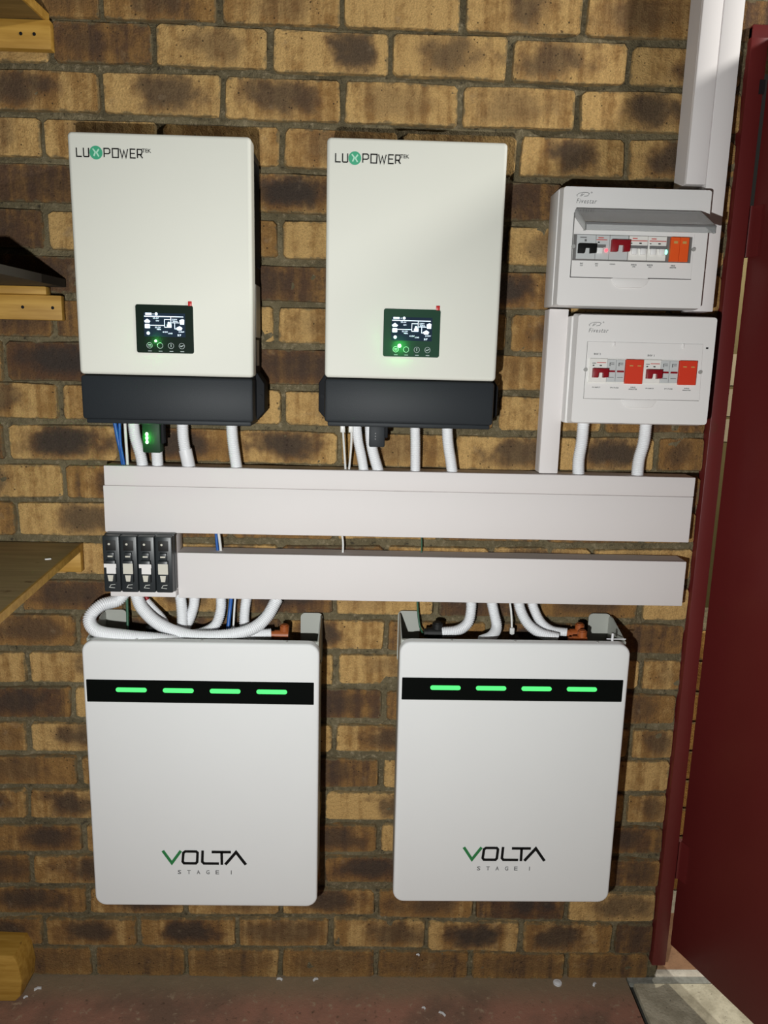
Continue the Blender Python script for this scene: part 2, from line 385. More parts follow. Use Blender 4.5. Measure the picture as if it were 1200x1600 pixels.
# look of single bricks: (row, left joint) -> tone (brown..yellow), core strength, core place, core width
LOOK = {(0, -2.5): (.55, .3, .6, .3), (0, -1.5): (.5, .6, .5, .2), (0, -.5): (.75, .25, .5, .3), (0, .5): (.95, 0, .5, .3), (0, 1.5): (.8, .6, .55, .22), (0, 2.5): (.7, .45, .45, .4),
 (1, -2): (.30, .5, .35, .3), (1, -1): (.9, .35, .55, .18), (1, 0): (.95, .85, .65, .2), (1, 1): (.9, .6, .55, .28), (1, 2): (.78, .6, .42, .25), (1, 3): (.85, .9, .75, .3),
 (2, -2.5): (.7, .75, .3, .3), (2, -1.5): (.92, .7, .55, .26), (2, -.5): (.8, .7, .5, .25), (2, .5): (.85, .25, .4, .3), (2, 1.5): (.85, .3, .4, .35), (2, 2.5): (.85, .8, .65, .25),
 (3, -3): (.85, .3, .6, .2), (3, -2): (.8, .4, .5, .3), (3, -1): (.72, .2, .5, .3), (3, 0): (.68, .4, .5, .35), (3, 1): (.9, .3, .5, .3), (3, 2): (.8, .8, .5, .2), (3, 3): (.8, .8, .5, .3),
 (4, -2.5): (.12, .3, .5, .4), (4, -.5): (.72, 1.0, .6, .36), (4, 1.5): (.16, .3, .5, .4), (5, -3): (.12, .5, .4, .4), (5, -2): (.85, .4, .6, .3), (5, -1): (.55, .4, .6, .3),
 (5, 0): (.85, .85, .85, .25), (5, 2): (.9, .4, .5, .3), (6, -2.5): (.12, .4, .5, .4), (6, -.5): (.15, .5, .4, .3), (6, 1.5): (.5, .95, .5, .28), (7, -3): (.3, .5, .5, .5),
 (7, -2): (.25, .1, .5, .3), (7, -1): (.95, .1, .5, .3), (7, 0): (.75, .2, .5, .3), (7, 2): (.5, .6, .5, .3), (8, -2.5): (.15, 1.0, .5, .5), (8, -.5): (.12, .6, .6, .4), (8, 1.5): (.72, .15, .5, .3),
 (9, -3): (.75, .6, .45, .25), (9, -2): (.75, .1, .5, .3), (9, -1): (.85, 0, .5, .3), (9, 0): (.85, .3, .6, .3), (9, 2): (.75, .1, .5, .3), (10, -2.5): (.8, 1.0, .5, .34), (10, -1.5): (.5, .9, .4, .4),
 (10, -.5): (.8, .9, .5, .3), (10, .5): (.7, .3, .5, .3), (10, 1.5): (.9, .7, .5, .2), (10, 2.5): (.8, .9, .4, .3), (10, 3.5): (.5, .5, .5, .3), (11, -3): (.8, .6, .3, .25), (11, -2): (.5, .8, .6, .3),
 (12, -3.5): (.5, .3, .5, .3), (12, -2.5): (.9, .7, .65, .3), (13, -2.5): (.7, .1, .5, .3), (13, -3): (.8, 0, .5, .3), (13, -2): (.85, 0, .5, .3), (14, -3.5): (.3, .6, .5, .4), (14, -2.5): (.3, .7, .55, .35), (14, .5): (.85, .2, .3, .3), (14, 3.5): (1.0, 0, .5, .3), (14, 2.5): (.4, .6, .5, .3),
 (15, -3): (.5, .6, .6, .3), (15, 0): (.75, .85, .35, .26), (15, 1): (.45, 0, .5, .3), (15, 3): (.3, .4, .5, .3), (16, -3.5): (.8, .5, .3, .3), (16, -2.5): (.8, .6, .8, .3), (16, -.5): (.95, 0, .5, .3),
 (16, .5): (.8, .3, .7, .3), (16, 2.5): (.95, 0, .5, .3), (16, 3.5): (.75, .2, .6, .2), (17, -3): (.25, .8, .5, .35), (17, 0): (.2, .6, .5, .3), (17, 1): (.35, .3, .5, .3), (17, 3): (.35, .4, .5, .3),
 (18, -3.5): (.6, .3, .5, .3), (18, -2.5): (.85, .7, .65, .3), (18, -.5): (.85, 0, .5, .3), (18, .5): (.7, .7, .6, .28), (18, 3.5): (.65, .6, .6, .3), (19, -3): (.5, .4, .4, .3), (19, 0): (.35, .5, .5, .3), (19, 1): (.85, 0, .5, .3),
 (20, -3.5): (.6, .9, .5, .25), (20, -2.5): (.65, .8, .4, .25), (20, .5): (.98, .7, .75, .2), (20, 3.5): (.65, .5, .6, .3), (21, -3): (.45, .8, .6, .34), (21, 0): (.45, .7, .55, .3), (21, 1): (.85, 0, .5, .3), (21, 3): (.3, .7, .5, .3),
 (22, -3.5): (.3, .6, .5, .4), (22, -2.5): (.65, .8, .7, .35), (22, .5): (.4, .9, .55, .4), (22, 3.5): (.4, .5, .6, .3), (23, -3): (.5, .8, .4, .35), (23, -1): (.7, .4, .5, .3), (23, 0): (.6, .8, .5, .3), (23, 1): (.55, .6, .5, .35),
 (24, -3.5): (.5, .8, .5, .35), (24, -2.5): (.6, .8, .5, .3), (24, -1.5): (.55, .9, .5, .3), (24, -.5): (.68, .5, .5, .4), (24, .5): (.75, .6, .7, .3), (24, 1.5): (.78, .95, .5, .28), (24, 2.5): (.65, .8, .4, .34)}
def lerp_tab(T, x, k):
    if x <= T[0][0]: a, b = T[0], T[1] if len(T) > 1 else T[0]
    elif x >= T[-1][0]: a, b = T[-2] if len(T) > 1 else T[-1], T[-1]
    else:
        for a, b in zip(T, T[1:]):
            if a[0] <= x <= b[0]: break
    if a[0] == b[0]: return a[k]
    t = max(-.4, min(1.4, (x - a[0]) / (b[0] - a[0]))); return a[k] + (b[k] - a[k]) * t
def px_of(X, z):
    d = Vector((X, 0, z)) - CAM; q = d.dot(FWD); return 600 + FPX * d.dot(RIGHT) / q
def course(row, X):                          # bottom and top height of a course at X
    zc = (25 - row) * .085 + .0425
    if row < 1 or row > 25:
        return (25 - row) * .085 + .006, (25 - row) * .085 + .079
    T = ROWH[row]; x = max(-60, min(1180, px_of(X, zc)))
    return W(x, lerp_tab(T, x, 2)).z, W(x, lerp_tab(T, x, 1)).z
BV = []
for k in range(14):                          # brick shapes: ten-point outline with a worn edge
    rnd = random.Random(100 + k); J = lambda a: (rnd.random() - .5) * a
    c = [.016 + abs(J(.05)) for _ in range(4)]; cz = [.05 + abs(J(.17)) for _ in range(4)]
    out = [(-.5 + c[0], -.5 + J(.05)), (J(.2), -.5 + J(.06)), (.5 - c[1], -.5 + J(.05)), (.5 + J(.02), -.5 + cz[1]), (.5 + J(.02), .5 - cz[2]),
           (.5 - c[2], .5 + J(.05)), (J(.2), .5 + J(.06)), (-.5 + c[3], .5 + J(.05)), (-.5 + J(.02), .5 - cz[3]), (-.5 + J(.02), -.5 + cz[0])]
    bm = bmesh.new()
    back = [bm.verts.new((p[0], .5, p[1])) for p in out]
    mid = [bm.verts.new((p[0], -.43, p[1])) for p in out]
    fr = [bm.verts.new((p[0] * .982, -.5 + J(.04), p[1] * .955)) for p in out]
    n = 10
    for a, b in ((back, mid), (mid, fr)):
        for i in range(n): bm.faces.new((a[i], a[(i + 1) % n], b[(i + 1) % n], b[i]))
    bm.faces.new(fr)
    for f in bm.faces: f.smooth = True
    BV.append(MB.__new__(MB)); BV[-1].bm = bm; BV[-1] = BV[-1].mesh('brick', 'clay_brick', .9)
wall = None
def mortar_bed():
    bm = bmesh.new(); X0, X1, nx = -1.2, .936, 150; Z0, Z1, nz = -.01, 2.48, 190; r = random.Random(3)
    from mathutils import noise as mn
    def put(x0, x1, z0, z1, nx, nz):
        g = [[bm.verts.new((x0 + (x1 - x0) * i / nx, .0075 + .010 * mn.noise(Vector((x0 + (x1 - x0) * i / nx, 0, z0 + (z1 - z0) * j / nz)) * 16) + .005 * mn.noise(Vector(((x0 + (x1 - x0) * i / nx), 3, (z0 + (z1 - z0) * j / nz))) * 55), z0 + (z1 - z0) * j / nz)) for i in range(nx + 1)] for j in range(nz + 1)]
        for j in range(nz):
            for i in range(nx): bm.faces.new((g[j][i], g[j][i + 1], g[j + 1][i + 1], g[j + 1][i])).smooth = True
    put(X0, X1, Z0, Z1, nx, nz); put(X1, 2.0, 2.15, Z1, 60, 24)
    m = MB.__new__(MB); m.bm = bm; m.box(X0, X1, .03, .22, Z0, Z1); m.box(X1, 2.0, .03, .22, 2.15, Z1)
    return m.build('wall_back', 'mortar', smooth=None)
wall = tag(mortar_bed(), kind='structure')
wall['label'] = 'wall of yellow and brown clay face bricks with recessed grey mortar'
FRAME_X = .913
nb = 0
for row in range(-3, 26):
    zc = (25 - row) * .085 + .0425; half = 0.0 if row % 2 else .5
    known = {k: W(px, (lerp_tab(ROWH[row], px, 1) + lerp_tab(ROWH[row], px, 2)) / 2 if row >= 1 else 15).x for k, px in PERP.get(row, {}).items()}
    def joint(i):
        if i in known: return known[i]
        if not known: return i * .232 + random.uniform(-.006, .006)
        ks = sorted(known, key=lambda q: abs(q - i)); k = ks[0]
        lo = [q for q in known if q < i]; hi = [q for q in known if q > i]
        if lo and hi:
            a, b = max(lo), min(hi); return known[a] + (known[b] - known[a]) * (i - a) / (b - a)
        return known[k] + (i - k) * .230
    xmax = FRAME_X if zc < 2.15 else 2.0
    i0 = -4 - half
    while True:
        xa, xb = joint(i0) + .005, joint(i0 + 1) - .005
        key = (row, i0); i0 += 1
        if xa > xmax - .02: break
        if xb < -1.0: continue
        xb = min(xb, xmax)
        zb, zt = course(row, (max(xa, -.75) + min(xb, .9)) / 2)
        if row >= 0 and row <= 25 and zc >= 2.15 and xa < xmax: pass
        rnd = random.Random(row * 97 + int(key[1] * 2) * 13)
        if key in LOOK: tn, co, cx, cw = LOOK[key]
        elif row == 25: tn, co, cx, cw = .40 + .15 * rnd.random(), .3, .5, .45
        else:
            tn = rnd.choice((.12, .35, .6, .75, .85, .95)); co = rnd.choice((0, .3, .6, .9)); cx = rnd.uniform(.35, .65); cw = rnd.uniform(.18, .35)
        o = bpy.data.objects.new('brick', BV[nb % 14] if nb else BV[0]); nb += 1
        COL.objects.link(o); o.parent = wall
        dep = .05; py = rnd.uniform(-.0025, .0025)
        o.location = ((xa + xb) / 2, dep / 2 + py, (zb + zt) / 2); o.scale = (xb - xa, dep, zt - zb)
        s0, s1 = course(row, max(xa, -.8)), course(row, min(xb, .9))
        ang = math.atan2(s1[0] + s1[1] - s0[0] - s0[1], 2 * max(.05, min(xb, .9) - max(xa, -.8))) if .05 < min(xb, .9) - max(xa, -.8) else 0
        o.rotation_euler = (0, -max(-.03, min(.03, ang)), 0)
        o.color = (tn, co, cx, cw)

# ------------------------------------------------------------------ floor, threshold, door frame, door
FZ = .0
fl = MB(); fl.box(-1.6, .858, -2.4, .02, -.05, FZ); floor = tag(fl.build('floor', 'red_screed'), kind='structure')
floor['label'] = 'worn red-brown cement floor with dusty edge along the wall'
m = MB(); m.box(.858, 3.0, -2.4, .3, -.06, -.012); m.build('joint', 'dark_gap', floor)
m = MB(); m.box(.872, 1.75, -1.1, -.0145, -.05, .001, .004); m.build('concrete_slab', 'slab_concrete', floor)
m = MB(); m.box(1.76, 3.0, -1.1, -.0145, -.05, .001, .004); m.build('concrete_slab', 'slab_concrete', floor)
m = MB(); m.box(.872, 3.0, -2.4, -1.11, -.05, .001, .004); m.build('concrete_slab', 'slab_concrete', floor)
m = MB(); m.box(.862, 1.85, -.014, .004, -.03, .0005); m.build('grout_line', 'grout', floor)
m = MB(); m.box(.935, 1.85, .0042, .0265, -.03, .003); m.build('mortar_strip', 'white_mortar', floor)
for i in range(4):
    m = MB(); m.box(.945 + i * .225, .945 + i * .225 + .218, .0275, .23, -.03, .004, .003); m.build('threshold_tile', 'terracotta', floor)
m = MB(); m.box(.60, 4.0, .23, 3.5, -.08, -.01); yard = tag(m.build('floor', 'slab_concrete'), kind='structure')
yard['label'] = 'concrete yard floor beyond the doorway'
fr = MB()
zt = 2.155
fr.box(.914, .948, -.014, .10, .05, zt, .002); fr.box(.948, .962, .03, .10, .05, zt)
frame = fr.build('trim_1', 'red_paint'); tag(frame, kind='structure'); frame['label'] = 'dark red steel door frame beside the brick wall'
m = MB(); m.box(.914, 1.88, -.0145, .10, zt - .022, zt + .002, .002); m.build('frame_head', 'red_paint', frame)
m = MB(); m.box(1.84, 1.88, -.014, .10, .0, zt - .04, .002); m.build('frame_jamb', 'red_paint', frame)
p = W(1191, 136, .0145)
m = MB(); m.box(p.x - .006, p.x + .005, -.0155, -.01, p.z - .013, p.z + .013); m.build('slot', 'socket_black', frame)
# door leaf: hinged at the frame, swung open towards the camera
HX, HY, GAP = .963, .012, .092
a = F(1052, 1488, GAP); b = F(1166, 1598, GAP); ddir = Vector((b.x - a.x, b.y - a.y, 0)).normalized()
dn = Vector((-ddir.y, ddir.x, 0)); DANG = math.atan2(ddir.y, ddir.x)
door = bpy.data.objects.new('door_1', None); COL.objects.link(door); tag(door, 'dark red flush door swung open beside the brick wall', kind='structure')
door.location = (HX, HY, 0); door.rotation_euler = (0, 0, DANG)
m = MB(); m.box(.004, .82, .0, .040, GAP, 2.148, .0015); m.build('leaf', 'red_paint', door)
for z in (.33, 1.78):
    m = MB(); m.cyl((0, -.002, z), (0, 0, 1), .008, .10, 14); m.box(.0, .03, -.002, .001, z - .05, z + .05); m.build('hinge', 'red_paint', door)

# beyond the doorway: added pier for the lit wall, post for its shade
gw = thing('added_lit_pier', 'added low orange brick pier for the lit lower wall in the red door gap', 'pier', (0, .34, -.01))
ztop = W(1094, 985, -.34).z + .01  # pier height set to where the lit part of the wall stops
m = MB(); m.box(.985, 1.44, .004, .2, 0, ztop); m.build('mortar_core', 'mortar', gw)
rows = round(ztop / .088); ch = ztop / rows
for r_ in range(rows):
    for k in range(3):
        x0 = .98 + k * .232 - (.116 if r_ % 2 else 0); x1 = min(1.445, x0 + .224); x0 = max(.98, x0)
        if x1 - x0 < .03: continue
        mm = MB(); mm.box(x0, x1, -.004, .06, r_ * ch + .0025, (r_ + 1) * ch - .0025, .003, 1)
        o = mm.build('brick', 'orange_brick', gw); o.color = (.75 + .2 * ((r_ * 7 + k * 3) % 5) / 5, 0, .5, .3)
pp0, pp1 = W(1126, 690, -1.6), W(1146, 560, -1.6)
post = thing('wall_shade_post', 'added olive post for the shaded wall in the door gap, pale strips for light patches', 'post', ((pp0.x + pp1.x) / 2, 1.6, -.01))
m = MB(); m.box(-.09, .09, 0, .1, 0, 2.1, .008); m.build('shaft', 'wall_shade_post', post)
for y0, y1 in ((553, 602), (608, 650), (655, 690)):  # pale strips painted as patches of light on the far wall
    za, zb_ = W(1135, y1, -1.6).z, W(1135, y0, -1.6).z
    m = MB(); m.box(-.088, .088, -.003, .0, za + .01, zb_ + .01); m.build('light_patch_strip', 'light_patch_tan', post)

# ------------------------------------------------------------------ inverters
def inverter(name_label, x, z, roll, film):
    t = thing('inverter', name_label, 'inverter', (x, 0, z), roll)
    hw, H, D = .1655, .519, .135
    m = MB(); m.plate(-hw, hw, .088, H, .008, -D, -D + .035, .0065); m.build('front_cover', 'cover_cream', t, .5)
    m = MB(); m.box(-hw + .002, hw - .002, -.115, -.014, .05, H - .012, .004); m.build('body', 'charcoal_side', t)
    m = MB(); m.box(-hw, hw - .001, -D + .001, -.03, .002, .086, .006, 2); m.box(-hw + .006, hw - .006, -D + .006, -.03, -.006, .004, .003); m.build('lower_housing', 'charcoal', t)
    m = MB(); m.prism([(-.166, .004), (-.180, .020), (-.180, .075), (-.166, .096), (.166, .096), (.180, .075), (.180, .020), (.166, .004)][::-1], -.085, -.03, .002); m.build('mounting_flange', 'charcoal_side', t)
    m = MB(); m.box(-.12, .12, -.019, .004, .10, .46); m.build('wall_bracket', 'charcoal_side', t)
    for k in range(9):
        m = MB(); m.box(hw - .004, hw - .0005, -.10 + k * .009, -.0965 + k * .009, .30, H - .03); m.build('cooling_fin', 'charcoal_side', t)
    m = MB(); m.box(hw - .004, hw - .0003, -.090, -.028, .165, .265); m.build('rating_label', 'label_grey', t)
    m = MB(); m.box(hw - .004, hw - .0008, -.080, -.045, .110, .16); m.build('warning_label', 'label_grey', t)
    # lettering with round emblem
    u = .1336 / 116.0; X = lambda px: -.1492 + (px - 120) * u
    zb = .4765; h = .0148; th = .0020; y0, y1 = -D - .0006, -D + .001
    L = MB()
    L.stroke([(X(120), zb + h), (X(120), zb), (X(128), zb)], th, y0, y1)
    L.stroke([(X(131), zb + h), (X(131), zb + .001), (X(132), zb), (X(138), zb), (X(139), zb + .001), (X(139), zb + h)], th, y0, y1)
    L.build('brand_lettering', 'ink_black', t, None); L = MB()
    L.stroke([(X(163), zb), (X(163), zb + h), (X(170), zb + h), (X(172), zb + h - .002), (X(172), zb + .008), (X(170), zb + .006), (X(163), zb + .006)], th, y0, y1)
    L.stroke([(X(176), zb), (X(185), zb), (X(185.5), zb + h), (X(176), zb + h)], th, y0, y1, True)
    L.stroke([(X(188), zb + h), (X(191), zb), (X(194), zb + h * .8), (X(197), zb), (X(200), zb + h)], th * .9, y0, y1)
    L.stroke([(X(212), zb + h), (X(204), zb + h), (X(204), zb), (X(212), zb)], th, y0, y1); L.stroke([(X(204), zb + h * .52), (X(211), zb + h * .52)], th, y0, y1)
    L.stroke([(X(215), zb), (X(215), zb + h), (X(221.5), zb + h), (X(222.5), zb + .011), (X(221), zb + .006), (X(215.5), zb + .006)], th, y0, y1); L.stroke([(X(219), zb + .006), (X(223), zb)], th, y0, y1)
    L.text('TEK', X(222.5), zb + .0098, .0066, y0, width=.0160, bold=.004); L.build('brand_lettering', 'ink_black', t, None)
    e = MB(); e.prism(disc(X(150.3), zb + .0072, .0116, 28), -D - .0006, -D + .001); em = e.build('emblem', 'logo_green', t, None)
    e = MB(); c0, c1 = X(150.3), zb + .0072
    e.stroke([(c0 - .0055, c1 + .0065), (c0 - .001, c1 + .001), (c0 - .004, c1 - .006)], .0026, -D - .0009, -D); e.stroke([(c0 + .0055, c1 + .006), (c0 + .001, c1), (c0 + .005, c1 - .0065)], .0026, -D - .0009, -D)
    e.build('emblem_cross', 'logo_mint', em, None)
    # display panel
    dx0, dx1, dz0, dz1 = -.0545, .0535, .1305, .2195; dw, dh = dx1 - dx0, dz1 - dz0
    m = MB(); m.prism(rrect(dx0 - .0012, dx1 + .0012, dz0 - .0012, dz1 + .0012, .005), -D - .0006, -D + .004); m.build('display_bezel', 'ink_grey' if False else 'cover_cream', t, None)
    m = MB(); m.prism(rrect(dx0, dx1, dz0, dz1, .004), -D - .0012, -D + .004); d = m.build('display', 'film_led_tint' if film else 'display_led_tint', t, None)
    U = lambda u_: dx0 + dw * u_; V = lambda v_: dz1 - dh * v_
    ya, yb = -D - .0016, -D - .001
    s = MB(); s.prism([(U(.14), V(.17)), (U(.86), V(.17)), (U(.86), V(.66)), (U(.14), V(.66))], -D - .0014, -D - .001); s.build('screen', 'screen_back', d, None)
    s = MB(); R = lambda u0, u1, v0, v1: s.prism([(U(u0), V(v0)), (U(u1), V(v0)), (U(u1), V(v1)), (U(u0), V(v1))], ya, yb)
    R(.15, .83, .232, .25); R(.17, .28, .17, .212); s.prism(disc(U(.36), V(.19), .0028, 12), ya, yb); R(.30, .315, .185, .2)
    s.stroke([(U(.50), V(.30)), (U(.61), V(.30)), (U(.61), V(.46)), (U(.50), V(.46))], .0011, ya, yb, True)
    R(.54, .62, .40, .46); s.prism(disc(U(.575), V(.375), .0026, 10), ya, yb)
    s.stroke([(U(.62), V(.365)), (U(.76), V(.365))], .0011, ya, yb); s.stroke([(U(.675), V(.365)), (U(.675), V(.49)), (U(.75), V(.49))], .0011, ya, yb); s.stroke([(U(.61), V(.30)), (U(.61), V(.24))], .0011, ya, yb)
    s.stroke([(U(.25), V(.425)), (U(.50), V(.425))], .0011, ya, yb)
    s.prism([(U(.145), V(.34)), (U(.20), V(.29)), (U(.255), V(.34)), (U(.235), V(.375)), (U(.165), V(.375))], ya, yb)
    s.prism(rrect(U(.155), U(.245), V(.49), V(.40), .0015, 3), ya, yb)
    s.prism(disc(U(.21), V(.59), .0032, 12), ya, yb)
    s.prism([(U(.76), V(.31)), (U(.81), V(.285)), (U(.845), V(.30)), (U(.84), V(.40)), (U(.77), V(.40))], ya, yb)
    s.prism([(U(.70), V(.47)), (U(.76), V(.43)), (U(.81), V(.47)), (U(.79), V(.52)), (U(.72), V(.52))], ya, yb)
    s.text('25.6V', U(.30), V(.29), .0026, ya, width=.011, bold=.01); s.text('0W', U(.35), V(.345), .0026, ya, width=.006, bold=.01)
    s.text('220V', U(.63), V(.31), .0026, ya, width=.010, bold=.01); s.text('50Hz', U(.64), V(.35), .0026, ya, width=.010, bold=.01)
    s.text('53.2V', U(.33), V(.48), .0026, ya, width=.011, bold=.01); s.text('98%', U(.36), V(.52), .0024, ya, width=.008, bold=.01)
    s.text('318W', U(.74), V(.565), .0028, ya, width=.011, bold=.01); s.text('57', U(.72), V(.64), .0034, ya, width=.007, bold=.02)
    s.text('410V', U(.46), V(.575), .0028, ya, width=.010, bold=.01); s.text('LOAD', U(.56), V(.60), .0026, ya, width=.008, bold=.01)
    s.build('screen_icons', 'screen_ink', d, None)
    s = MB()
    for u_ in (.225, .41, .60, .79):
        s.stroke([(U(u_) + .0052 * math.cos(a_ * math.pi / 8), V(.845) + .0052 * math.sin(a_ * math.pi / 8)) for a_ in range(16)], .0006, ya, yb, True)
        s.prism([(U(u_) - .003, V(.955)), (U(u_) + .004, V(.955)), (U(u_) + .004, V(.967)), (U(u_) - .003, V(.967))], ya, yb)
    s.stroke([(U(.76), V(.845)), (U(.78), V(.855)), (U(.82), V(.83))], .0014, ya, yb); s.stroke([(U(.60), V(.81)), (U(.60), V(.87))], .0012, ya, yb)
    s.stroke([(U(.20), V(.83)), (U(.25), V(.83))], .0008, ya, yb); s.stroke([(U(.20), V(.86)), (U(.25), V(.86))], .0008, ya, yb)
    s.build('touch_keys', 'screen_dim', d, None)
    lv = (.75, .34) if not film else (.77, .29)
    s = MB(); s.ball((U(lv[1]), -D - .0035, V(lv[0])), .0022 if not film else .0034, (1, .8, 1)); s.build('status_light', 'led_halo', d); pl = lamp('status_glow', 'POINT', (U(lv[1]), -D - (.0075 if not film else .009), V(lv[0])), .035 if not film else .055, (.12, 1.0, .16), shadow_soft_size=.002); pl.parent = d
    m = MB(); m.box(.0445, .0515, -D - .0022, -D, dz1 - .001, dz1 + .0075, .0006); m.build('film_tab', 'tag_red', t)
    for sx in (-1, 1):
        m = MB(); m.cyl((sx * .172, -.086, .05), (0, 1, 0), .004, .003, 10); m.build('screw', 'charcoal_side', t)
    return t
inverter('cream and black wall inverter on the left, above the green-lit dongle', -.2022, 1.3765, -.001, False)
inverter('cream and black wall inverter in the middle, greenish lit display', .2655, 1.3805, .001, True)

# ------------------------------------------------------------------ conduits and cables
def conduit(label, path, r=.0125, group=None, plain_to=None, seg=12):
    pts = spline([W(*p) if len(p) == 3 else Vector(p[1:]) for p in path], .00095)
    rad = [r * (1.035, 1.035, .90, .90)[i % 4] for i in range(len(pts))]
    m = MB(); m.sweep(pts, rad, seg); o = m.build('conduit', 'conduit_white', None, None)
    for f in o.data.polygons: f.use_smooth = True
    return tag(o, label, 'conduit', group)
def cable(label, path, r, mat, name='cable'):
    m = MB(); pts = spline([W(*p) for p in path], .006); m.sweep(pts, [r] * len(pts), 8)
    o = m.build(name, mat, None, None)
    for f in o.data.polygons: f.use_smooth = True
    return tag(o, label, 'cable')
# under the left inverter
conduit('white corrugated conduit just left of the green-lit dongle', [(207, 640, .055), (211, 680, .05), (220, 712, .045), (226, 745, .035)], .0115)
c = conduit('short white corrugated conduit below the green-lit dongle', [(240, 640, .055), (244, 690, .05), (248, 745, .035)], .0115)
conduit('white corrugated conduit third under the left inverter, sleeved at its lower half', [(285, 640, .055), (286, 680, .05), (291, 712, .045), (299, 745, .035)], .0118)
m = MB(); pts = spline([W(289.5, 702, .046), W(293, 718, .044), W(299, 745, .035)], .006); m.sweep(pts, [.0136] * len(pts), 16)
sl = m.build('sleeve', 'conduit_white'); sl.parent = bpy.data.objects[[o.name for o in COL.objects if o.name.startswith('conduit')][-1]]
conduit('white corrugated conduit rightmost under the left inverter', [(361, 640, .055), (363, 680, .05), (367, 712, .045), (373, 748, .035)], .0118)
cable('blue cable leftmost under the left inverter', [(176, 640, .05), (183, 680, .045), (190, 712, .04), (195, 748, .032)], .0042, 'cable_blue')
cable('blue network cable beside the leftmost blue cable, under the inverter', [(186, 640, .052), (188, 690, .046), (192, 715, .042), (198, 748, .036)], .003, 'cable_blue')
cable('grey-white cable between blue cable and conduit under left inverter', [(194, 640, .052), (197, 690, .046), (199, 720, .042), (201, 748, .034)], .0032, 'cable_white')
# under the middle inverter
conduit('white corrugated conduit second in the pair left of the grey dongle', [(556, 648, .055), (559, 685, .05), (565, 715, .045), (571, 750, .035)], .0102)
conduit('white corrugated conduit behind the unlit grey dongle', [(578, 648, .055), (580, 690, .045), (586, 718, .042), (596, 750, .035)], .0115)
conduit('white corrugated conduit right of the grey dongle', [(648, 650, .055), (649, 690, .05), (649, 750, .035)], .0105)
conduit('white corrugated conduit rightmost under the middle inverter', [(698, 650, .055), (700, 690, .05), (704, 718, .045), (709, 753, .035)], .0115)
for lab, pa in (('thin white cable leftmost under the middle inverter', [(535, 650, .06), (537, 690, .055), (541, 750, .035)]), ('thin white cable second under the middle inverter', [(548, 650, .06), (549, 690, .055), (544, 750, .036)])):
    o = cable(lab, pa, .0024, 'cable_white')
    q = W(pa[0][0] + .5, 668, pa[0][2]); m = MB(); m.box(q.x - .0048, q.x + .0048, q.y - .004, q.y + .004, q.z - .010, q.z + .010, .0015); m.build('plug', 'cable_white', o)
# dongles
def dongle(label, x0, x1, y0, y1, d, mat, lit):
    a, b = W(x0, y0, d), W(x1, y1, d); w = b.x - a.x; h = a.z - b.z
    t = thing('wireless_dongle', label, 'dongle', ((a.x + b.x) / 2, -d, b.z))
    m = MB(); m.box(-w / 2, w / 2, 0, .028, 0, h + .012, .003); m.build('case', mat, t)
    m = MB(); m.box(w / 2 - .001, w / 2 + .006, .006, .024, .018, h + .01, .002); m.build('side_rib', 'charcoal_side', t)
    m = MB(); m.box(-w / 2 + .004, w / 2 - .004, .004, .024, h + .012, h + .02); m.build('collar', 'charcoal_side', t)
    if lit:
        for k in range(3):
            m = MB(); m.ball((-w * .22, -.0015, h * (.36 + .13 * k)), .0028, (1, .7, 1.3)); m.build('status_light', 'led_dongle', t)
        pl = lamp('status_glow', 'POINT', (-w * .25, -.009, h * .5), .05, (.10, 1.0, .12), shadow_soft_size=.003); pl.parent = t
    else:
        for k in range(3):
            m = MB(); m.cyl((-w * .1, 0, h * (.4 + .14 * k)), (0, 1, 0), .0012, .001, 8); m.build('status_light', 'ink_grey', t)
    return t
dongle('black dongle glowing green under the left inverter', 221, 251, 660, 708, .10, 'dongle_led_tint', True)
dongle('dark grey unlit dongle under the middle inverter', 577, 601, 667, 699, .10, 'charcoal', False)
# below the lower distribution board
conduit('white corrugated conduit left below the lower distribution board', [(912, 655, .045), (909, 690, .042), (904, 720, .04), (904, 752, .033)], .0125)
conduit('white corrugated conduit right below the lower distribution board', [(1010, 655, .045), (1006, 690, .042), (998, 720, .04), (995, 752, .033)], .0125)
# between the trunkings
cable('blue cable between the two wide trunkings', [(337, 828, .03), (339, 850, .03), (342, 880, .03)], .0032, 'cable_blue')
cable('white cable beside the blue cable between the two wide trunkings', [(341, 828, .034), (344, 850, .034), (347, 880, .032)], .0032, 'cable_white')
cable('thin white cable in the middle between the two wide trunkings', [(533, 830, .03), (536, 848, .03), (535, 882, .03)], .0024, 'cable_white')
cable('thin dark green wire between the two wide trunkings', [(658, 832, .02), (659, 850, .02), (658, 884, .02)], .0016, 'cable_green')

# ------------------------------------------------------------------ trunking
def trunk(label, x0, x1, z0, z1, d, name='cable_trunking', lidmat='pvc_white', cap=True):
    t = thing(name, label, 'trunking', ((x0 + x1) / 2, 0, z0)); w = x1 - x0; h = z1 - z0
    m = MB(); m.box(-w / 2, w / 2, -d + .006, -.006, .0, h, .001, 1); m.build('base', lidmat, t)
    m = MB(); m.box(-w / 2, w / 2, -d, -d + .0075, -.0005, h + .0005, .0022, 2); m.build('lid', lidmat, t)
    return t
P = W
trunk('slim white horizontal trunking, topmost of the three under the inverters', -.357, .8755, 1.2365, 1.277, .060)
trunk('wide white horizontal trunking directly below the slim one', -.360, .875, 1.1375, 1.2355, .060)
trunk('wide white lower trunking right of the black fuse block', -.2115, .875, .9955, 1.0945, .060)
trunk('short vertical white trunking left of the lower distribution board', .547, .587, 1.2785, 1.613, .046)
trunk('vertical white trunking ending on top of the upper distribution board', .791, .8297, 1.852, 2.62, .070)
trunk('tall vertical white trunking at the right, passing behind the distribution board', .8303, .870, 1.6145, 2.62, .070)

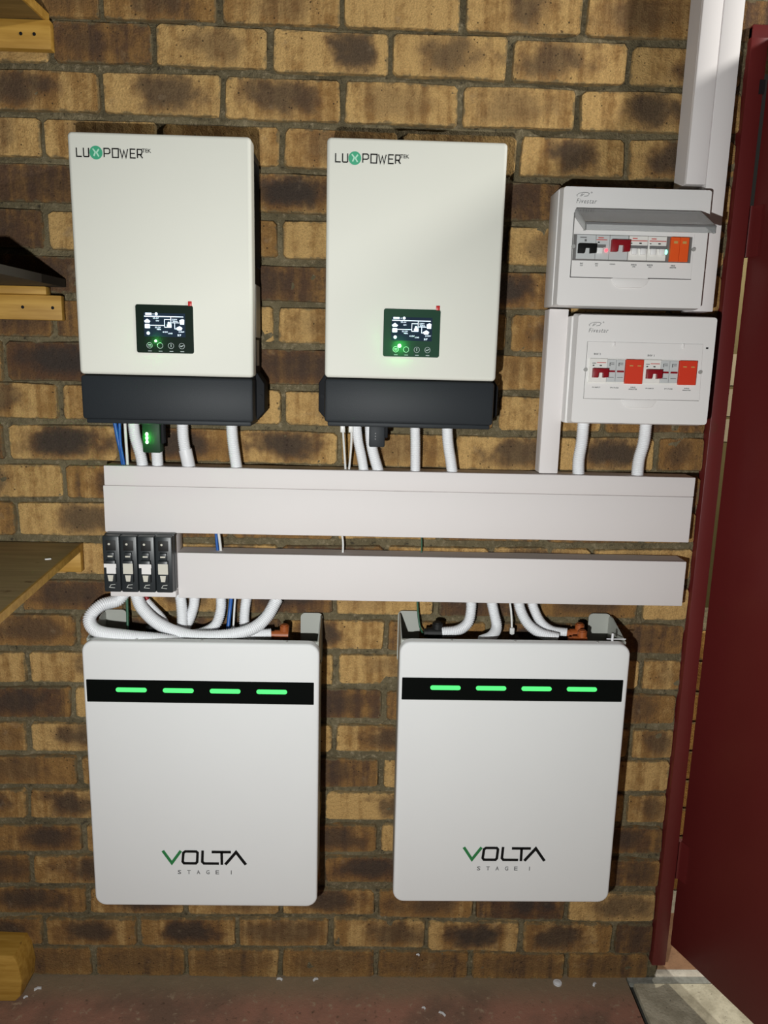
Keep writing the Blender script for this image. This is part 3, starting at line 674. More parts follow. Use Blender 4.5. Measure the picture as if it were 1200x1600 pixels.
# ------------------------------------------------------------------ distribution boards
def board(label, x0, x1, z0, z1, d, roll):
    t = thing('distribution_board', label, 'distribution board', ((x0 + x1) / 2, 0, z0), roll); w, h = x1 - x0, z1 - z0
    return t, w, h
def fivestar(t, x, z, y):
    m = MB(); m.text('Fivestar', x, z, .0085, y, width=.039, shear=.3, spacing=1.25); m.build('brand_lettering', 'ink_grey', t, None); m = MB() 
    m.stroke([(x + .001, z + .012), (x + .000, z + .0145), (x + .004, z + .0175), (x + .012, z + .0195), (x + .020, z + .0195), (x + .0235, z + .0175), (x + .021, z + .0135), (x + .014, z + .0125)], .0008, y, y + .0006)
    m.stroke([(x + .006, z + .012), (x + .010, z + .017), (x + .009, z + .013), (x + .014, z + .017)], .0008, y, y + .0006)
    m.stroke([(x + .028 + .0012 * math.cos(k), z + .0195 + .0012 * math.sin(k)) for k in (0, 1.05, 2.1, 3.14, 4.2, 5.2)], .0005, y, y + .0006, True)
    m.build('brand_swoosh', 'ink_grey', t, None)
def module(t, x0, x1, z0, z1, y, mat, name='breaker'):
    m = MB(); m.box(x0 + .0003, x1 - .0003, y - .004, y + .03, z0, z1, .0006, 1); return m.build(name, mat, t)
def two_pole_toggle(par, x0, x1, zt, zb, y, mat):
    w = x1 - x0; leg = w * .34; zm = zt - (zt - zb) * .42
    m = MB(); m.prism([(x0, zt), (x1, zt), (x1, zb + .001), (x1 - leg, zb), (x1 - leg, zm), (x0 + leg, zm), (x0 + leg, zb), (x0, zb)], y - .013, y - .002, .0008); m.build('toggle', mat, par)
def flat(par, name, mat, y, rects):
    for x0, x1, z0, z1 in rects:
        m = MB(); m.prism([(x0, z1), (x1, z1), (x1, z0), (x0, z0)], y - .0006, y + .0004); m.build(name, mat, par, None)

# lower board (two photovoltaic inputs)
t, w, h = board('lower white distribution board with two red surge modules', .5905, .873, 1.3875, 1.604, .095, -.002)
X = lambda x: x - (.5905 + .873) / 2; Z = lambda z: z - 1.3875
m = MB(); m.box(-w / 2 - .004, w / 2 - .004, -.072, -.004, -.001, h - .004, .004); m.build('enclosure', 'enclosure_white', t)
DB = .095
m = MB(); pr = rrect(-w / 2, w / 2, 0, h, .005, 4)
m.loft([(x, -DB, z) for x, z in rrect(-w / 2 + .004, w / 2 - .003, .003, h - .003, .006, 4)], [(x, -.070, z) for x, z in pr]); m.build('cover', 'enclosure_white', t, .5)
y = -DB
m = MB(); m.prism([(X(.6162), Z(1.550)), (X(.846), Z(1.5495)), (X(.850), Z(1.439)), (X(.6162), Z(1.4385))], y - .0016, y + .002, .0006); win = m.build('window_frame', 'enclosure_white', t, None)
flat(t, 'window_seam', 'seam_grey', y, [(X(.6155), X(.617), Z(1.4385), Z(1.550)), (X(.6155), X(.700), Z(1.4378), Z(1.4392)), (X(.757), X(.849), Z(1.4380), Z(1.4394))])
m = MB(); m.prism([(X(.692), Z(1.4385)), (X(.765), Z(1.4385)), (X(.757), Z(1.425)), (X(.750), Z(1.4215)), (X(.708), Z(1.4215)), (X(.699), Z(1.426))], y - .0022, y + .001, .0015); m.build('finger_grip', 'enclosure_white', t)
for px_ in (.667, .805):
    m = MB(); m.box(X(px_), X(px_) + .003, y - .004, y, Z(1.541), Z(1.5495), .0005, 1); m.build('catch', 'enclosure_white', t)
m = MB(); m.box(X(.853), X(.857), y - .0015, y + .001, Z(1.5405), Z(1.5435)); m.build('lock_hole', 'socket_black', t)
for sx in (.6152, .845):
    m = MB(); m.cyl((X(sx), y - .002, Z(1.495)), (0, 1, 0), .0038, .004, 14); m.build('screw', 'steel', t)
yb = y - .0018; zt_, zb_ = Z(1.5172), Z(1.4712)
m = MB(); m.box(X(.6205), X(.838), yb - .0008, yb + .004, zb_ - .0022, zt_ + .001); m.build('breaker_opening', 'module_white', t)
x0 = X(.6218); step = (X(.8362) - x0) / 6.0
for g in range(2):
    gx = x0 + g * 3 * step
    b = module(t, gx, gx + step, zb_, zt_, yb, 'module_white')
    two_pole_toggle(b, gx + .006, gx + step + .001, zt_ - .019, zb_ + .009, yb, 'toggle_red')
    flat(b, 'rating_print', 'print_red', yb - .0045, [(gx + .014, gx + .032, zt_ - .0085, zt_ - .0072)])
    flat(b, 'rating_marks', 'ink_black', yb - .0045, [(gx + .006, gx + .009, zt_ - .0145, zt_ - .0125), (gx + .020, gx + .024, zt_ - .0145, zt_ - .0125), (gx + .005, gx + .012, zt_ - .0095, zt_ - .0085)])
    for k in range(2):
        fx = gx + step + k * step / 2
        f = module(t, fx, fx + step / 2, zb_ + .001, zt_ - .001, yb + .001, 'module_grey', 'fuse_holder')
        flat(f, 'handle_slot', 'toggle_red', yb - .0035, [(fx + .002, fx + step / 2 - .002, zb_ + .020, zb_ + .0235)])
        flat(f, 'print', 'ink_grey', yb - .0035, [(fx + .003, fx + .014, zb_ + .0095, zb_ + .0105), (fx + .004, fx + .013, zt_ - .0085, zt_ - .0075), (fx + .004, fx + .0055, zt_ - .014, zt_ - .008), (fx + .007, fx + .013, zt_ - .0115, zt_ - .0105)])
    sx0 = gx + 2 * step
    s_ = module(t, sx0, sx0 + step, zb_ - .002, zt_ - .0005, yb - .003, 'module_red', 'surge_arrester')
    flat(s_, 'indicator_slot', 'print_tan', yb - .0075, [(sx0 + .007, sx0 + .014, zt_ - .0135, zt_ - .0115), (sx0 + .023, sx0 + .030, zt_ - .0135, zt_ - .0115)])
m = MB()
m.text('INV 2', X(.630), Z(1.524), .0038, y - .0022, width=.0135, bold=.012); m.text('INV 1', X(.737), Z(1.5235), .0038, y - .0022, width=.0135, bold=.012)
for tx, s_ in ((.6395, 'PV INPUT'), (.676, 'PV FUSE'), (.747, 'PV INPUT'), (.785, 'PV FUSE')): m.text(s_, X(tx), Z(1.4595), .0026, y - .0022, width=.0165, align='CENTER', bold=.01)
for tx in (.713, .8215):
    m.text('SURGE', X(tx), Z(1.4612), .0024, y - .0022, width=.010, align='CENTER', bold=.01); m.text('ARRESTER', X(tx), Z(1.4575), .0024, y - .0022, width=.017, align='CENTER', bold=.01)
m.build('label_print', 'ink_grey', t, None)
fivestar(t, X(.6165), Z(1.5675), y - .0006)

# upper board with the raised smoked lid
t, w, h = board('upper white distribution board with raised smoked lid', .5462, .8355, 1.6155, 1.838, .095, -.002)
X = lambda x: x - (.5462 + .8355) / 2; Z = lambda z: z - 1.6155
m = MB(); m.box(-w / 2 - .002, w / 2 - .006, -.073, -.004, .002, h - .002, .003); m.build('enclosure', 'enclosure_white', t)
m = MB(); pr = rrect(-w / 2, w / 2, 0, h, .004, 4)
m.loft([(x, -DB, z) for x, z in rrect(-w / 2 + .003, w / 2 - .002, .002, h - .002, .005, 4)], [(x, -.071, z) for x, z in pr]); m.build('cover', 'enclosure_white', t, .5)
m = MB(); m.prism([(X(.5735), Z(1.7905)), (X(.808), Z(1.7905)), (X(.8085), Z(1.6720)), (X(.5712), Z(1.6705))], y - .0012, y + .002, .0005); m.build('window_frame', 'enclosure_white', t, None)
flat(t, 'window_seam', 'seam_grey', y - .001, [(X(.5712), X(.5728), Z(1.6705), Z(1.789)), (X(.5712), X(.655), Z(1.6698), Z(1.6715)), (X(.724), X(.8085), Z(1.671), Z(1.6727))])
m = MB(); m.prism([(X(.652), Z(1.6708)), (X(.728), Z(1.6708)), (X(.722), Z(1.660)), (X(.713), Z(1.6535)), (X(.668), Z(1.6530)), (X(.659), Z(1.658))], y - .0022, y + .001, .0015); m.build('finger_grip', 'enclosure_white', t)
for sx in (.5738, .8075):
    m = MB(); m.cyl((X(sx), y - .002, Z(1.7275)), (0, 1, 0), .0038, .004, 14); m.build('screw', 'steel', t)
yb = y - .0014; zt_, zb_ = Z(1.7490), Z(1.7045)
m = MB(); m.box(X(.5735), X(.8035), yb - .0006, yb + .004, zb_ - .0025, zt_ + .001); m.build('breaker_opening', 'seam_grey', t)
def U_(px_): return X(.5741 + (px_ - 897) * (.8028 - .5741) / (1081 - 897))
PXU = lambda zx: 890 + zx / 5.0
b = module(t, U_(PXU(55)), U_(PXU(205)), zb_, zt_, yb, 'module_grey'); two_pole_toggle(b, U_(PXU(66)), U_(PXU(204)), zt_ - .0175, zb_ + .010, yb, 'ink_black')
flat(b, 'rating_print', 'ink_grey', yb - .0045, [(U_(PXU(80)), U_(PXU(128)), zt_ - .006, zt_ - .0045), (U_(PXU(115)), U_(PXU(130)), zt_ - .0125, zt_ - .0085)])
b = module(t, U_(PXU(205)), U_(PXU(312)), zb_, zt_, yb, 'module_grey', 'breaker')
m = MB(); m.box(U_(PXU(212)), U_(PXU(258)), yb - .009, yb, zb_ + .010, zb_ + .021, .001); m.build('toggle', 'toggle_white', b)
m = MB(); m.box(U_(PXU(212)), U_(PXU(282)), yb - .005, yb - .003, zb_ + .022, zb_ + .027); m.build('toggle_recess', 'ink_grey', b)
flat(b, 'rating_print', 'print_red', yb - .0045, [(U_(PXU(208)), U_(PXU(290)), zt_ - .0095, zt_ - .0082), (U_(PXU(220)), U_(PXU(262)), zt_ - .006, zt_ - .0045)])
flat(b, 'rating_mark', 'ink_black', yb - .0045, [(U_(PXU(218)), U_(PXU(232)), zt_ - .0145, zt_ - .0125)])
m = MB(); m.ball((U_(PXU(288)), yb - .005, zb_ + .0165), .0030, (1, .6, 1)); m.build('status_light', 'led_red', b)
b = module(t, U_(PXU(312)), U_(PXU(458)), zb_, zt_, yb, 'module_grey'); two_pole_toggle(b, U_(PXU(320)), U_(PXU(464)), zt_ - .0085, zb_ + .014, yb, 'toggle_red')
for k in range(2):
    a0 = 462 + k * 148
    b = module(t, U_(PXU(a0)), U_(PXU(a0 + 147)), zb_, zt_, yb, 'module_white', 'breaker')
    m = MB(); m.box(U_(PXU(a0 + 14)), U_(PXU(a0 + 146)), yb - .005, yb - .003, zb_ + .0215, zb_ + .027); m.build('toggle_recess', 'ink_grey', b)
    for j in range(2):
        m = MB(); m.box(U_(PXU(a0 + 20 + j * 70)), U_(PXU(a0 + 62 + j * 70)), yb - .009, yb, zb_ + .010, zb_ + .0215, .001); m.build('toggle', 'toggle_white', b)
    flat(b, 'rating_print', 'print_red', yb - .0045, [(U_(PXU(a0 + 10)), U_(PXU(a0 + 140)), zt_ - .0095, zt_ - .0082), (U_(PXU(a0 + 24)), U_(PXU(a0 + 62)), zt_ - .0055, zt_ - .004)])
    flat(b, 'rating_mark', 'ink_black', yb - .0045, [(U_(PXU(a0 + 14)), U_(PXU(a0 + 24)), zt_ - .0145, zt_ - .013), (U_(PXU(a0 + 80)), U_(PXU(a0 + 98)), zt_ - .0145, zt_ - .0125)])
    if k == 1:
        m = MB(); m.ball((U_(PXU(757)), yb - .004, zb_ + .0165), .0036, (.8, .6, 1.3)); m.build('status_light', 'led_mint', b)
for k in range(2):
    s_ = module(t, U_(PXU(784 + k * 72)), U_(PXU(856 + k * 72)), zb_ - .001, zt_ - .0005, yb - .003, 'module_orange', 'surge_arrester')
    flat(s_, 'indicator_slot', 'print_tan', yb - .0075, [(U_(PXU(806 + k * 68)), U_(PXU(836 + k * 68)), zt_ - .0125, zt_ - .008)])
m = MB()
for zx, s_, wd_ in ((108, 'INV', .006), (226, 'INV', .006), (350, 'GRID', .011), (518, 'INVERTER', .011), (645, 'INVERTER', .011), (826, 'SURGE', .008)): m.text(s_, U_(PXU(zx)), Z(1.6952), .0026, y - .0018, width=wd_, align='CENTER', bold=.01)
for zx, s_, wd_ in ((108, 'OUT', .006), (226, 'IN', .004), (518, 'ONE', .006), (645, 'TWO', .006), (826, 'ARRESTER', .013)): m.text(s_, U_(PXU(zx)), Z(1.6918), .0022, y - .0018, width=wd_, align='CENTER', bold=.01)
m.text('N', U_(PXU(104)), Z(1.7565), .0035, y - .0018, bold=.02); m.build('label_print', 'ink_grey', t, None)
fivestar(t, X(.5745), Z(1.8065), y - .0006)
# raised lid: hinged at its top edge, tilted out
lx0, lx1 = X(.5725), X(.812)
m = MB()
zh = Z(W(1000, 329, .097).z); z1_ = Z(W(1000, 350, .175).z); z2_ = Z(W(1000, 361, .180).z)
prof = [(-.0955, zh - .004), (-.104, zh), (-.175, z1_ + .002), (-.180, z1_ - .002), (-.180, z2_), (-.1775, z2_), (-.1775, z1_ - .003), (-.174, z1_ - .0005), (-.104, zh - .003), (-.0955, zh - .007)]
m.loft([(lx0, a_, b_) for a_, b_ in prof], [(lx1, a_, b_) for a_, b_ in prof]); lid = m.build('lid', 'smoked_lid', t, None)
m = MB(); m.box(lx0, lx1, -.1806, -.1790, z1_ - .0025, z1_ + .0002); m.build('lid_edge', 'ink_grey', lid, None)
for xx in (lx0, lx1 - .002):
    ck = [(-.0955, zh - .004), (-.104, zh - .001), (-.174, z1_), (-.1795, z1_ - .003), (-.1795, z2_), (-.172, z2_), (-.0955, zh - .014)]
    m = MB(); m.loft([(xx, a_, b_) for a_, b_ in ck], [(xx + .002, a_, b_) for a_, b_ in ck]); m.build('lid_cheek', 'smoked_lid', lid, None)

# ------------------------------------------------------------------ fuse block
fx0, fx1, fz0, fz1 = -.3548, -.2120, 1.0165, 1.1390
t = thing('fuse_disconnector', 'black four-pole fuse block left of the lower trunking', 'fuse block', ((fx0 + fx1) / 2, 0, fz0)); w = fx1 - fx0; h = fz1 - fz0; FD = .098
m = MB(); m.box(-w / 2 + .004, w / 2 + .0001, -.0585, -.005, -.016, h - .006, .002); m.box(-w / 2 + .006, w / 2 + .0001, -.078, -.0584, -.014, -.0012, .0015); m.build('backing_box', 'pvc_white', t)
m = MB(); m.box(-w / 2, w / 2, -.080, -.059, .0, h, .002); m.build('base', 'fuse_black', t)
pw = w / 4
for k in range(4):
    cx = -w / 2 + pw * (k + .5)
    m = MB(); m.box(cx - pw / 2 + .0006, cx + pw / 2 - .0006, -FD, -.0795, .0015, h - .001, .003, 2); pole = m.build('fuse_pole', 'fuse_black', t)
    m = MB(); m.box(cx - .0105, cx + .0105, -FD - .0004, -FD + .004, h - .032, h - .010, .001); m.build('terminal_socket', 'socket_black', pole)
    m = MB(); m.cyl((cx - .003, -FD - .0008, h - .018), (0, 1, 0), .0024, .002, 10); m.build('terminal_screw', 'label_pale', pole)
    m = MB(); m.box(cx - .0075, cx + .0075, -FD - .006, -FD + .002, .072, .088, .0015); m.box(cx - .010, cx + .010, -FD - .009, -FD, .024, .072, .002); m.build('fuse_carrier', 'fuse_black', pole)
    m = MB(); m.box(cx - .005, cx + .005, -FD - .0068, -FD - .005, .0785, .0815); m.build('carrier_catch', 'label_pale', pole)
    m = MB()
    if k % 2 == 0: m.box(cx - .0125, cx + .0125, -FD - .0098, -FD - .0085, .057, .065); m.box(cx - .0075, cx + .0115, -FD - .0096, -FD - .0085, .044, .058)
    else: m.box(cx - .0095, cx + .0105, -FD - .0096, -FD - .0085, .044, .066)
    m.build('fuse_label', 'label_pale' if k % 2 else 'enclosure_white', pole)
    m = MB(); m.prism([(cx - .006, .041), (cx + .006, .041), (cx + .004, .028), (cx - .004, .028)], -FD - .0098, -FD - .0085); m.build('pull_tab', 'label_pale', pole)
    m = MB(); m.stroke([(cx + .006, .0185), (cx - .003, .0175), (cx - .006, .012), (cx + .005, .011)], .0013, -FD - .0004, -FD + .001); m.build('vent_slot', 'label_grey', pole, None)

# ------------------------------------------------------------------ batteries
def battery(label, x0, x1, z0, z1, roll, logo_dx, bar_z, seed):
    t = thing('battery', label, 'battery', ((x0 + x1) / 2, 0, z0), roll); w = x1 - x0; h = z1 - z0; D = .15; hw = w / 2
    m = MB(); m.plate(-hw, hw, 0, h, .024, -D, -D + .022, .005); m.build('front_cover', 'cabinet_white', t, .5)
    m = MB(); m.box(-hw + .004, hw - .004, -D + .0225, -.012, .014, h - .045, .003); m.build('case', 'cabinet_grey', t)
    m = MB(); m.box(-hw + .004, hw - .004, -D + .0225, -D + .034, h - .046, h - .004, .002); m.build('top_lip', 'cabinet_grey', t)
    for s in (-1, 1):
        xa = s * (hw - .003); xb = s * (hw - .0055)
        pr = [(-.012, .02), (-.012, h + .010), (-.020, h + .018), (-.034, h + .018), (-D + .024, h - .003), (-D + .024, .02)]
        m = MB(); m.loft([(xa, a_, b_) for a_, b_ in pr], [(xb, a_, b_) for a_, b_ in pr]); m.build('side_panel', 'cabinet_grey', t, None)
        e0, e1 = sorted((s * (hw - .001), s * (hw - .050)))
        m = MB(); m.prism(rrect(e0, e1, h - .10, h + .020, .010, 4), -.0115, -.0085); m.build('wall_ear', 'cabinet_grey', t, None)
    m = MB(); m.box(-hw + .006, hw - .006, -D + .034, -.012, h - .045, h - .0435); m.build('terminal_deck', 'charcoal_side', t)
    sx0, sx1 = -hw + .0065, hw - .0105
    m = MB(); m.prism(rrect(sx0, sx1, bar_z - .0245, bar_z + .0245, .001, 1), -D - .0008, -D + .002); strip = m.build('indicator_strip', 'gloss_black', t, None)
    for k in range(4):
        cx = sx0 + (sx1 - sx0) * (.196 + .206 * k); hl = .0315
        m = MB(); m.prism(rrect(cx - hl, cx + hl, bar_z - .0015, bar_z + .008, .0046, 5), -D - .0022, -D - .0004); m.build('indicator_light', 'led_green', strip, None)
    # lettering built from pen strokes
    k = .185 / 134.0; LX = lambda px: logo_dx + (px - 319) * k; LZ = lambda q: .1355 - q * .0315; th = .0062; y0, y1 = -D - .0008, -D + .001
    m = MB(); m.stroke([(LX(255), LZ(-.02)), (LX(268.5), LZ(.92)), (LX(283), LZ(-.02))], th, y0, y1); 
    wm = MB(); wm.stroke([(LX(287.5), LZ(.93)), (LX(285.5), LZ(.80)), (LX(287), LZ(.12)), (LX(290), LZ(.02)), (LX(307), LZ(.02)), (LX(309), LZ(.12)), (LX(308), LZ(.82)), (LX(306), LZ(.93))], th * .9, y0, y1, True)
    wm.stroke([(LX(317), LZ(-.06)), (LX(316), LZ(.80)), (LX(318.5), LZ(.93)), (LX(342), LZ(.93))], th * .9, y0, y1)
    wm.stroke([(LX(331), LZ(.04)), (LX(361), LZ(.04))], th * .95, y0, y1); wm.stroke([(LX(346.5), LZ(.04)), (LX(346.5), LZ(1.02))], th * .9, y0, y1)
    wm.stroke([(LX(352), LZ(1.0)), (LX(369), LZ(.04)), (LX(384), LZ(1.0))], th, y0, y1)
    bl = wm.build('brand_lettering', 'ink_black', t, None); m.build('green_letter', 'ink_green', bl, None)
    m = MB()
    for i, chx in enumerate('STAGE'): m.text(chx, LX(280 + i * 14.8), LZ(1.75), .0095, y0, bold=.012, align='CENTER', width=.0075)
    m.text('1', LX(361), LZ(1.75), .0095, y0, bold=.012, align='CENTER'); m.build('model_lettering', 'ink_grey', t, None)
    for sx in (-hw * .55, 0.0, hw * .72):
        m = MB(); m.cyl((sx, -D + .012, h + .0005), (0, 0, 1), .0022, .0022, 10); m.build('screw', 'steel', t)
    for s in (1,):
        for zz in (h - .07, .25):
            m = MB(); m.cyl((s * (hw - .002), -.07, zz), (1, 0, 0), .004, .003, 10); m.build('screw', 'steel', t)
    return t, h
B1 = battery('white wall battery on the left, below the black fuse block', -.3895, .0940, .3185, .9300, .0015, -.0030, .5040, 1)
B2 = battery('white wall battery on the right, beside the red door', .2610, .7395, .3330, .9385, -.002, .0005, .5040, 2)
m = MB(); q = W(957, 997, .14); m.cyl((q.x, q.y, q.z + .002), (0, 0, 1), .0024, .016, 8); m.cyl((q.x + .008, q.y, q.z - .002), (1, 0, .0), .0012, .04, 8)
tag(m.build('cable_tie_stub', 'conduit_white'), 'white snipped cable tie on the right battery top corner', 'cable tie')

# conduits into the left battery
Zd = .93 - .045
conduit('white conduit looping out left of the fuse block over the left battery', [(196, 925, .040), (184, 938, .050), (158, 946, .075), (140, 966, .095), (152, 986, .112), (200, 994, .122), (258, 1000, .116), (300, 1008, .100)], .0132)
conduit('white conduit swooping from the fuse block along the left battery up to the trunking', [(212, 925, .045), (222, 950, .06), (250, 976, .082), (292, 992, .098), (340, 994, .100), (388, 985, .086), (415, 966, .062), (433, 936, .035)], .0132)
conduit('short white conduit with red wire behind the swooping conduit', [(229, 940, .035), (240, 952, .040), (254, 968, .05), (262, 984, .06)], .0095)
cable('red wire entering the short conduit below the fuse block', [(226, 928, .035), (230, 936, .035), (234, 945, .037)], .0045, 'cable_red')
conduit('white conduit dropping straight at the right edge of the fuse block', [(281, 925, .035), (284, 950, .04), (285, 975, .05), (283, 1000, .065)], .0118)
conduit('white conduit curving behind the straight drop at the fuse block edge', [(304, 925, .03), (303, 945, .03), (296, 968, .035), (284, 990, .045)], .0112)
conduit('white conduit curving left into the left battery beside the blue cable', [(345, 925, .03), (345, 952, .035), (337, 976, .05), (318, 988, .065), (290, 994, .075)], .0112)
cable('blue cable dropping into the left battery', [(362, 928, .03), (359, 955, .035), (355, 995, .05)], .0042, 'cable_blue')
o = cable('thin white network cable beside the blue one above the left battery', [(368, 928, .03), (366, 955, .035), (364, 990, .05)], .0024, 'cable_white')
q = W(364.5, 984, .048); m = MB(); m.box(q.x - .005, q.x + .005, q.y - .004, q.y + .004, q.z - .006, q.z + .006, .0015); m.build('plug', 'cable_white', o)
conduit('white conduit dropping behind the swooping conduit near its right end', [(387, 925, .028), (383, 950, .03), (382, 975, .04), (388, 992, .055)], .0112)
conduit('short level conduit leading to the orange plug on the left battery', [(372, 994, .075), (396, 992, .07), (424, 990, .066)], .0115)
cable('dark green wire hanging below the fuse block to the battery', [(198, 928, .04), (199, 955, .05), (200, 996, .07)], .003, 'cable_green')
# conduits into the right battery
conduit('white conduit bending left into the black plug on the right battery', [(736, 930, .03), (736, 952, .032), (731, 973, .042), (715, 985, .055), (690, 988, .06)], .0115)
conduit('second white conduit dropping into the right battery', [(766, 930, .03), (772, 958, .035), (776, 980, .05), (768, 994, .07), (752, 1001, .085)], .0115)
conduit('fourth white conduit above the right battery, bending right', [(808, 930, .03), (814, 955, .035), (826, 976, .05), (846, 990, .066), (872, 997, .075)], .0115)
conduit('rightmost white conduit above the right battery, running to orange plugs', [(829, 930, .025), (834, 950, .027), (845, 972, .035), (862, 985, .045), (886, 989, .055)], .0108)
o = cable('thin white network cable between conduits above the right battery', [(795, 930, .03), (799, 960, .035), (800, 992, .05)], .0024, 'cable_white')
q = W(800, 985, .048); m = MB(); m.box(q.x - .005, q.x + .005, q.y - .004, q.y + .004, q.z - .008, q.z + .006, .0015); m.build('plug', 'cable_white', o)
cable('green earth wire at the left ear of the right battery', [(652, 930, .02), (653, 955, .022), (656, 978, .03), (662, 992, .045)], .0022, 'cable_green')
def plug(label, px, py, d, mat, r=.0105):
    q = W(px, py, d); t = thing('battery_plug', label, 'plug', (q.x, q.y, q.z))
    m = MB(); m.cyl((0, 0, 0), (1, 0, 0), r, .030, 18); m.cyl((-.018, 0, 0), (1, 0, 0), r * .8, .01, 18); m.build('body', mat, t)
    m = MB(); m.cyl((.006, .002, r + .004), (0, 0, 1), r * .95, .012, 18); m.build('cap', mat, t)
    m = MB(); m.cyl((.006, .002, r + .011), (0, 0, 1), r * .7, .003, 14); m.build('cap_top', mat, t)
    m = MB(); m.box(.004, .016, -.006, .012, -.022, -r * .6, .001); m.build('terminal', 'charcoal_side', t)
    return t
plug('orange plug at the right end of the left battery top', 440, 992, .066, 'plug_orange')
plug('orange plug near the right panel of the right battery top', 901, 990, .056, 'plug_orange')
plug('second orange plug in front, right battery top', 905, 1001, .090, 'plug_orange')
plug('black plug at the left end of the right battery top', 679, 989, .058, 'socket_black', .012)
plug('black plug at the left end of the left battery top', 232, 994, .06, 'socket_black', .012)

# ------------------------------------------------------------------ shelves at the left
def shelf_board(label, outline, z0, z1, mat):
    m = MB(); m.loft([(x, y_, z0) for x, y_ in outline], [(x, y_, z1) for x, y_ in outline]); o = m.build('shelf_board', mat, None, None)
    return tag(o, label, 'shelf')
def batten(label, x1, z0, z1, d, screws):
    t = thing('shelf_batten', label, 'batten', (x1, 0, z0))
    m = MB(); m.box(-.55, 0, -d, -.004, 0, z1 - z0, .002); m.build('timber', 'pine', t)
    for sx in screws:
        m = MB(); m.cyl((sx, -d - .0002, (z1 - z0) * .5), (0, 1, 0), .0032, .0014, 10); m.build('screw_hole', 'charcoal_side', t)
def edge_band(e0, n_, L_, z0, z1):
    e1 = e0 + n_ * L_; nn = Vector((-n_.y, n_.x)) * .004
    if nn.x < 0: nn = -nn
    q = [(e0.x, e0.y), (e1.x, e1.y), (e1.x + nn.x, e1.y + nn.y), (e0.x + nn.x, e0.y + nn.y)]
    m = MB(); m.loft([(x, y_, z0 - .0005) for x, y_ in q], [(x, y_, z1 + .0003) for x, y_ in q])
    eb = m.build('edge_band', 'pine', None, None); eb.parent = [o for o in COL.objects if o.name.startswith('shelf_board')][-1]
# top shelf (underside in view)
a = W(78, 33, .022); zc = W(78, 31, .022).z; bz0, bz1 = W(78, 78, .022).z, zc
batten('pine batten under the topmost shelf board at the left', a.x, bz0, bz1 - .0005, .024, (-.055, -.03))
e = F(33, 0, zc); c0 = W(74, 31, .0); dirv = Vector((e.x - c0.x, e.y)); n_ = dirv.normalized()
shelf_board('topmost pine shelf board at the left, seen from below', [(c0.x + .002, -.006), (c0.x + .002 + n_.x * .36, -.006 + n_.y * .36), (-1.3, -.35), (-1.3, -.006)], zc, zc + .016, 'shade_brown_board'); edge_band(Vector((c0.x + .002, -.006)), n_, .36, zc, zc + .016)  # shaded underside and lit end edge told apart by colour
# middle shelf
a = W(97, 480, .02); bz0, bz1 = W(97, 501, .02).z, W(97, 461.5, .02).z
batten('pine batten with two screws under the middle shelf board at the left', a.x, bz0, bz1 - .0005, .022, (-.018, -.078))
q = W(72, 455, .028); zc = W(72, 447, .028).z
m = MB(); m.box(-.55, 0, -.028, -.004, 0, zc - bz1 - .0005, .002); tag(m.build('shelf_cleat', 'pine', loc=(q.x, 0, bz1)), 'thin pine cleat between the middle dark board and its batten', 'cleat')
xc = W(105, 455, 0).x
shelf_board('dark middle shelf board at the left, casting a black shadow', [(xc, -.006), (xc - .012, -.30), (-1.3, -.30), (-1.3, -.006)], zc, zc + .016, 'shade_dark_board')
# lower shelf (top in view)
zl = W(127, 846, 0).z - .002; c0 = W(128, 848, 0); e = F(0, 957, zl); dirv = Vector((e.x - c0.x, e.y)).normalized()
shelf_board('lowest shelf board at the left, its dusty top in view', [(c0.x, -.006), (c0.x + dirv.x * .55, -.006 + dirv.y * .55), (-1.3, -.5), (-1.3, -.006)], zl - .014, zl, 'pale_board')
edge_band(Vector((c0.x, -.006)), Vector((dirv.x, dirv.y)), .55, zl - .014, zl)
a = W(127, 880, .02); batten('pine batten under the lowest shelf board at the left', a.x, W(127, 894, .02).z, zl - .0155, .022, (-.03,))
q = F(75, 874, zl); m = MB(); m.box(-.006, .006, -.0035, .0035, 0, .002, .0008, 1); o = tag(m.build('plastic_scrap', 'conduit_white', loc=(q.x, q.y, zl)), 'white plastic scrap lying on the lowest shelf board', 'scrap'); o.rotation_euler.z = .5
# timber block on the floor at the left
q = F(37, 1566, 0)
t = thing('timber_block', 'rough pine block standing on the floor at bottom left', 'timber block', (q.x, q.y, 0))
hb = .125
m = MB(); m.prism([(-.30, 0), (-.02, 0), (-.006, hb * .12), (0, hb * .45), (-.006, hb * .82), (-.016, hb), (-.30, hb + .012)][::-1], 0, .075, .006); m.build('timber', 'pine', t)
m = MB(); m.loft([(-.30, -.0005, .0), (-.075, -.0005, .0), (-.034, -.0005, hb * .80), (-.12, -.0005, hb * 1.02), (-.30, -.0005, hb)], [(-.30, .012, .0), (-.075, .012, .0), (-.034, .012, hb * .80), (-.12, .012, hb * 1.02), (-.30, .012, hb)]); m.build('sawn_face', 'pine', t, None)

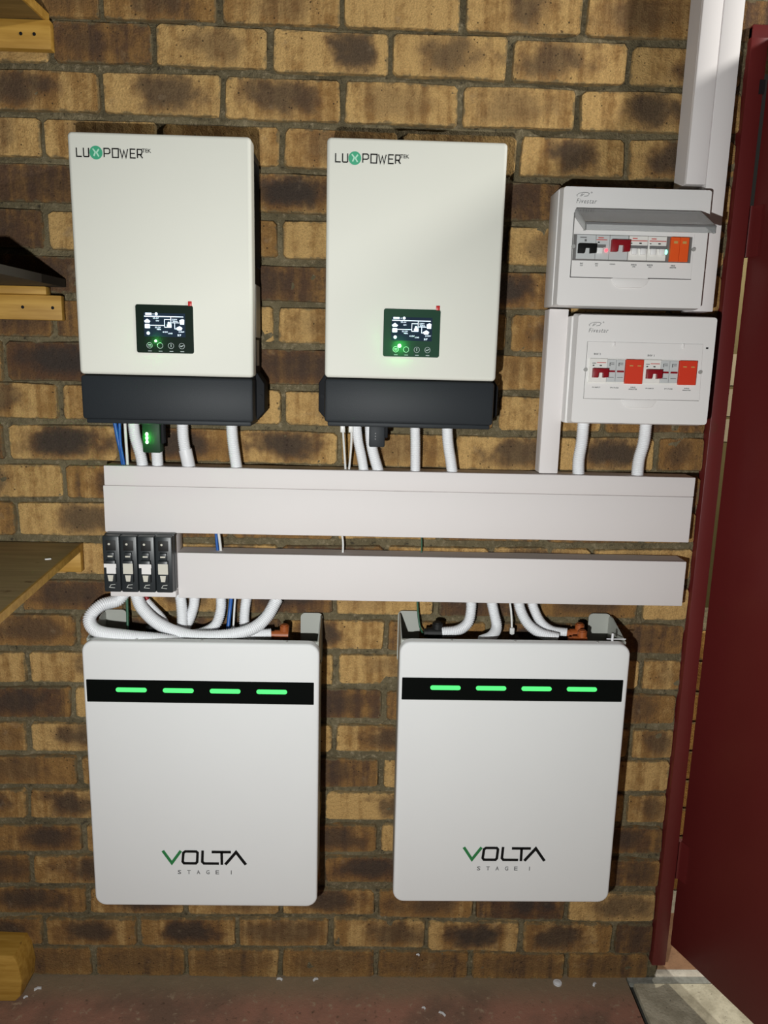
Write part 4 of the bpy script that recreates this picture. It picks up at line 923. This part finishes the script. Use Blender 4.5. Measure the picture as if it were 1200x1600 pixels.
# scraps on the floor
SC_ = [(59, 1546, .016, .006, .35, 'larger white plastic offcut near the pine block'), (40, 1559, .010, .004, .7, 'smaller white plastic offcut next to the pine block'),
       (437, 1531, .014, .005, -.25, 'left white scrap below the left battery, at the wall foot'), (493, 1531.5, .013, .005, .6, 'right white scrap below the left battery, at the wall foot'),
       (662, 1576, .009, .004, -.6, 'small white scrap left of the long curled sliver'), (691, 1585, .018, .0045, -.7, 'long white curled sliver on the floor in the middle'),
       (929, 1539, .013, .005, .9, 'white sliver just right of the white round disc'), (653, 1493, .008, .004, -.6, 'tiny pale scrap on the ledge at the wall foot')]
for px_, py_, L_, w_, rz, lab in SC_:
    q = F(px_, py_, .0) if py_ > 1500 else W(px_, py_, .012)
    m = MB(); pts = [Vector((-L_ / 2, 0, .0015)), Vector((0, w_ * .25, .003)), Vector((L_ / 2, 0, .0015))]
    m.loft([(p_.x, p_.y - w_ / 2, p_.z - .001) for p_ in pts] + [(p_.x, p_.y + w_ / 2, p_.z - .001) for p_ in pts[::-1]], [(p_.x, p_.y - w_ / 2, p_.z + .0012) for p_ in pts] + [(p_.x, p_.y + w_ / 2, p_.z + .0012) for p_ in pts[::-1]])
    o = tag(m.build('plastic_scrap', 'conduit_white', None, None, loc=(q.x, q.y, max(0.0, q.z))), lab, 'scrap'); o.rotation_euler.z = rz
q = F(871, 1536.5, 0); m = MB(); m.cyl((0, 0, .0015), (0, 0, 1), .0105, .003, 24); m.cyl((0, 0, .0034), (0, 0, 1), .008, .0012, 24, .006)
tag(m.build('plastic_disc', 'conduit_white', loc=q), 'white round plastic knockout disc on the floor', 'disc')
GROUPS = {'inverter': 'wall inverters', 'battery': 'wall batteries', 'distribution_board': 'distribution boards', 'conduit': 'white corrugated conduits',
          'cable': 'thin cables and wires', 'cable_trunking': 'white trunking lengths', 'wireless_dongle': 'dongles under the inverters', 'battery_plug': 'plugs on the battery tops',
          'shelf_board': 'shelf boards at the left', 'shelf_batten': 'pine battens under the shelf boards', 'plastic_scrap': 'white plastic scraps'}
for o in list(COL.objects):
    if o.parent is None and o.get('category'):
        g = GROUPS.get(o.name.split('.')[0])
        if g: o['group'] = g
bpy.context.view_layer.update()
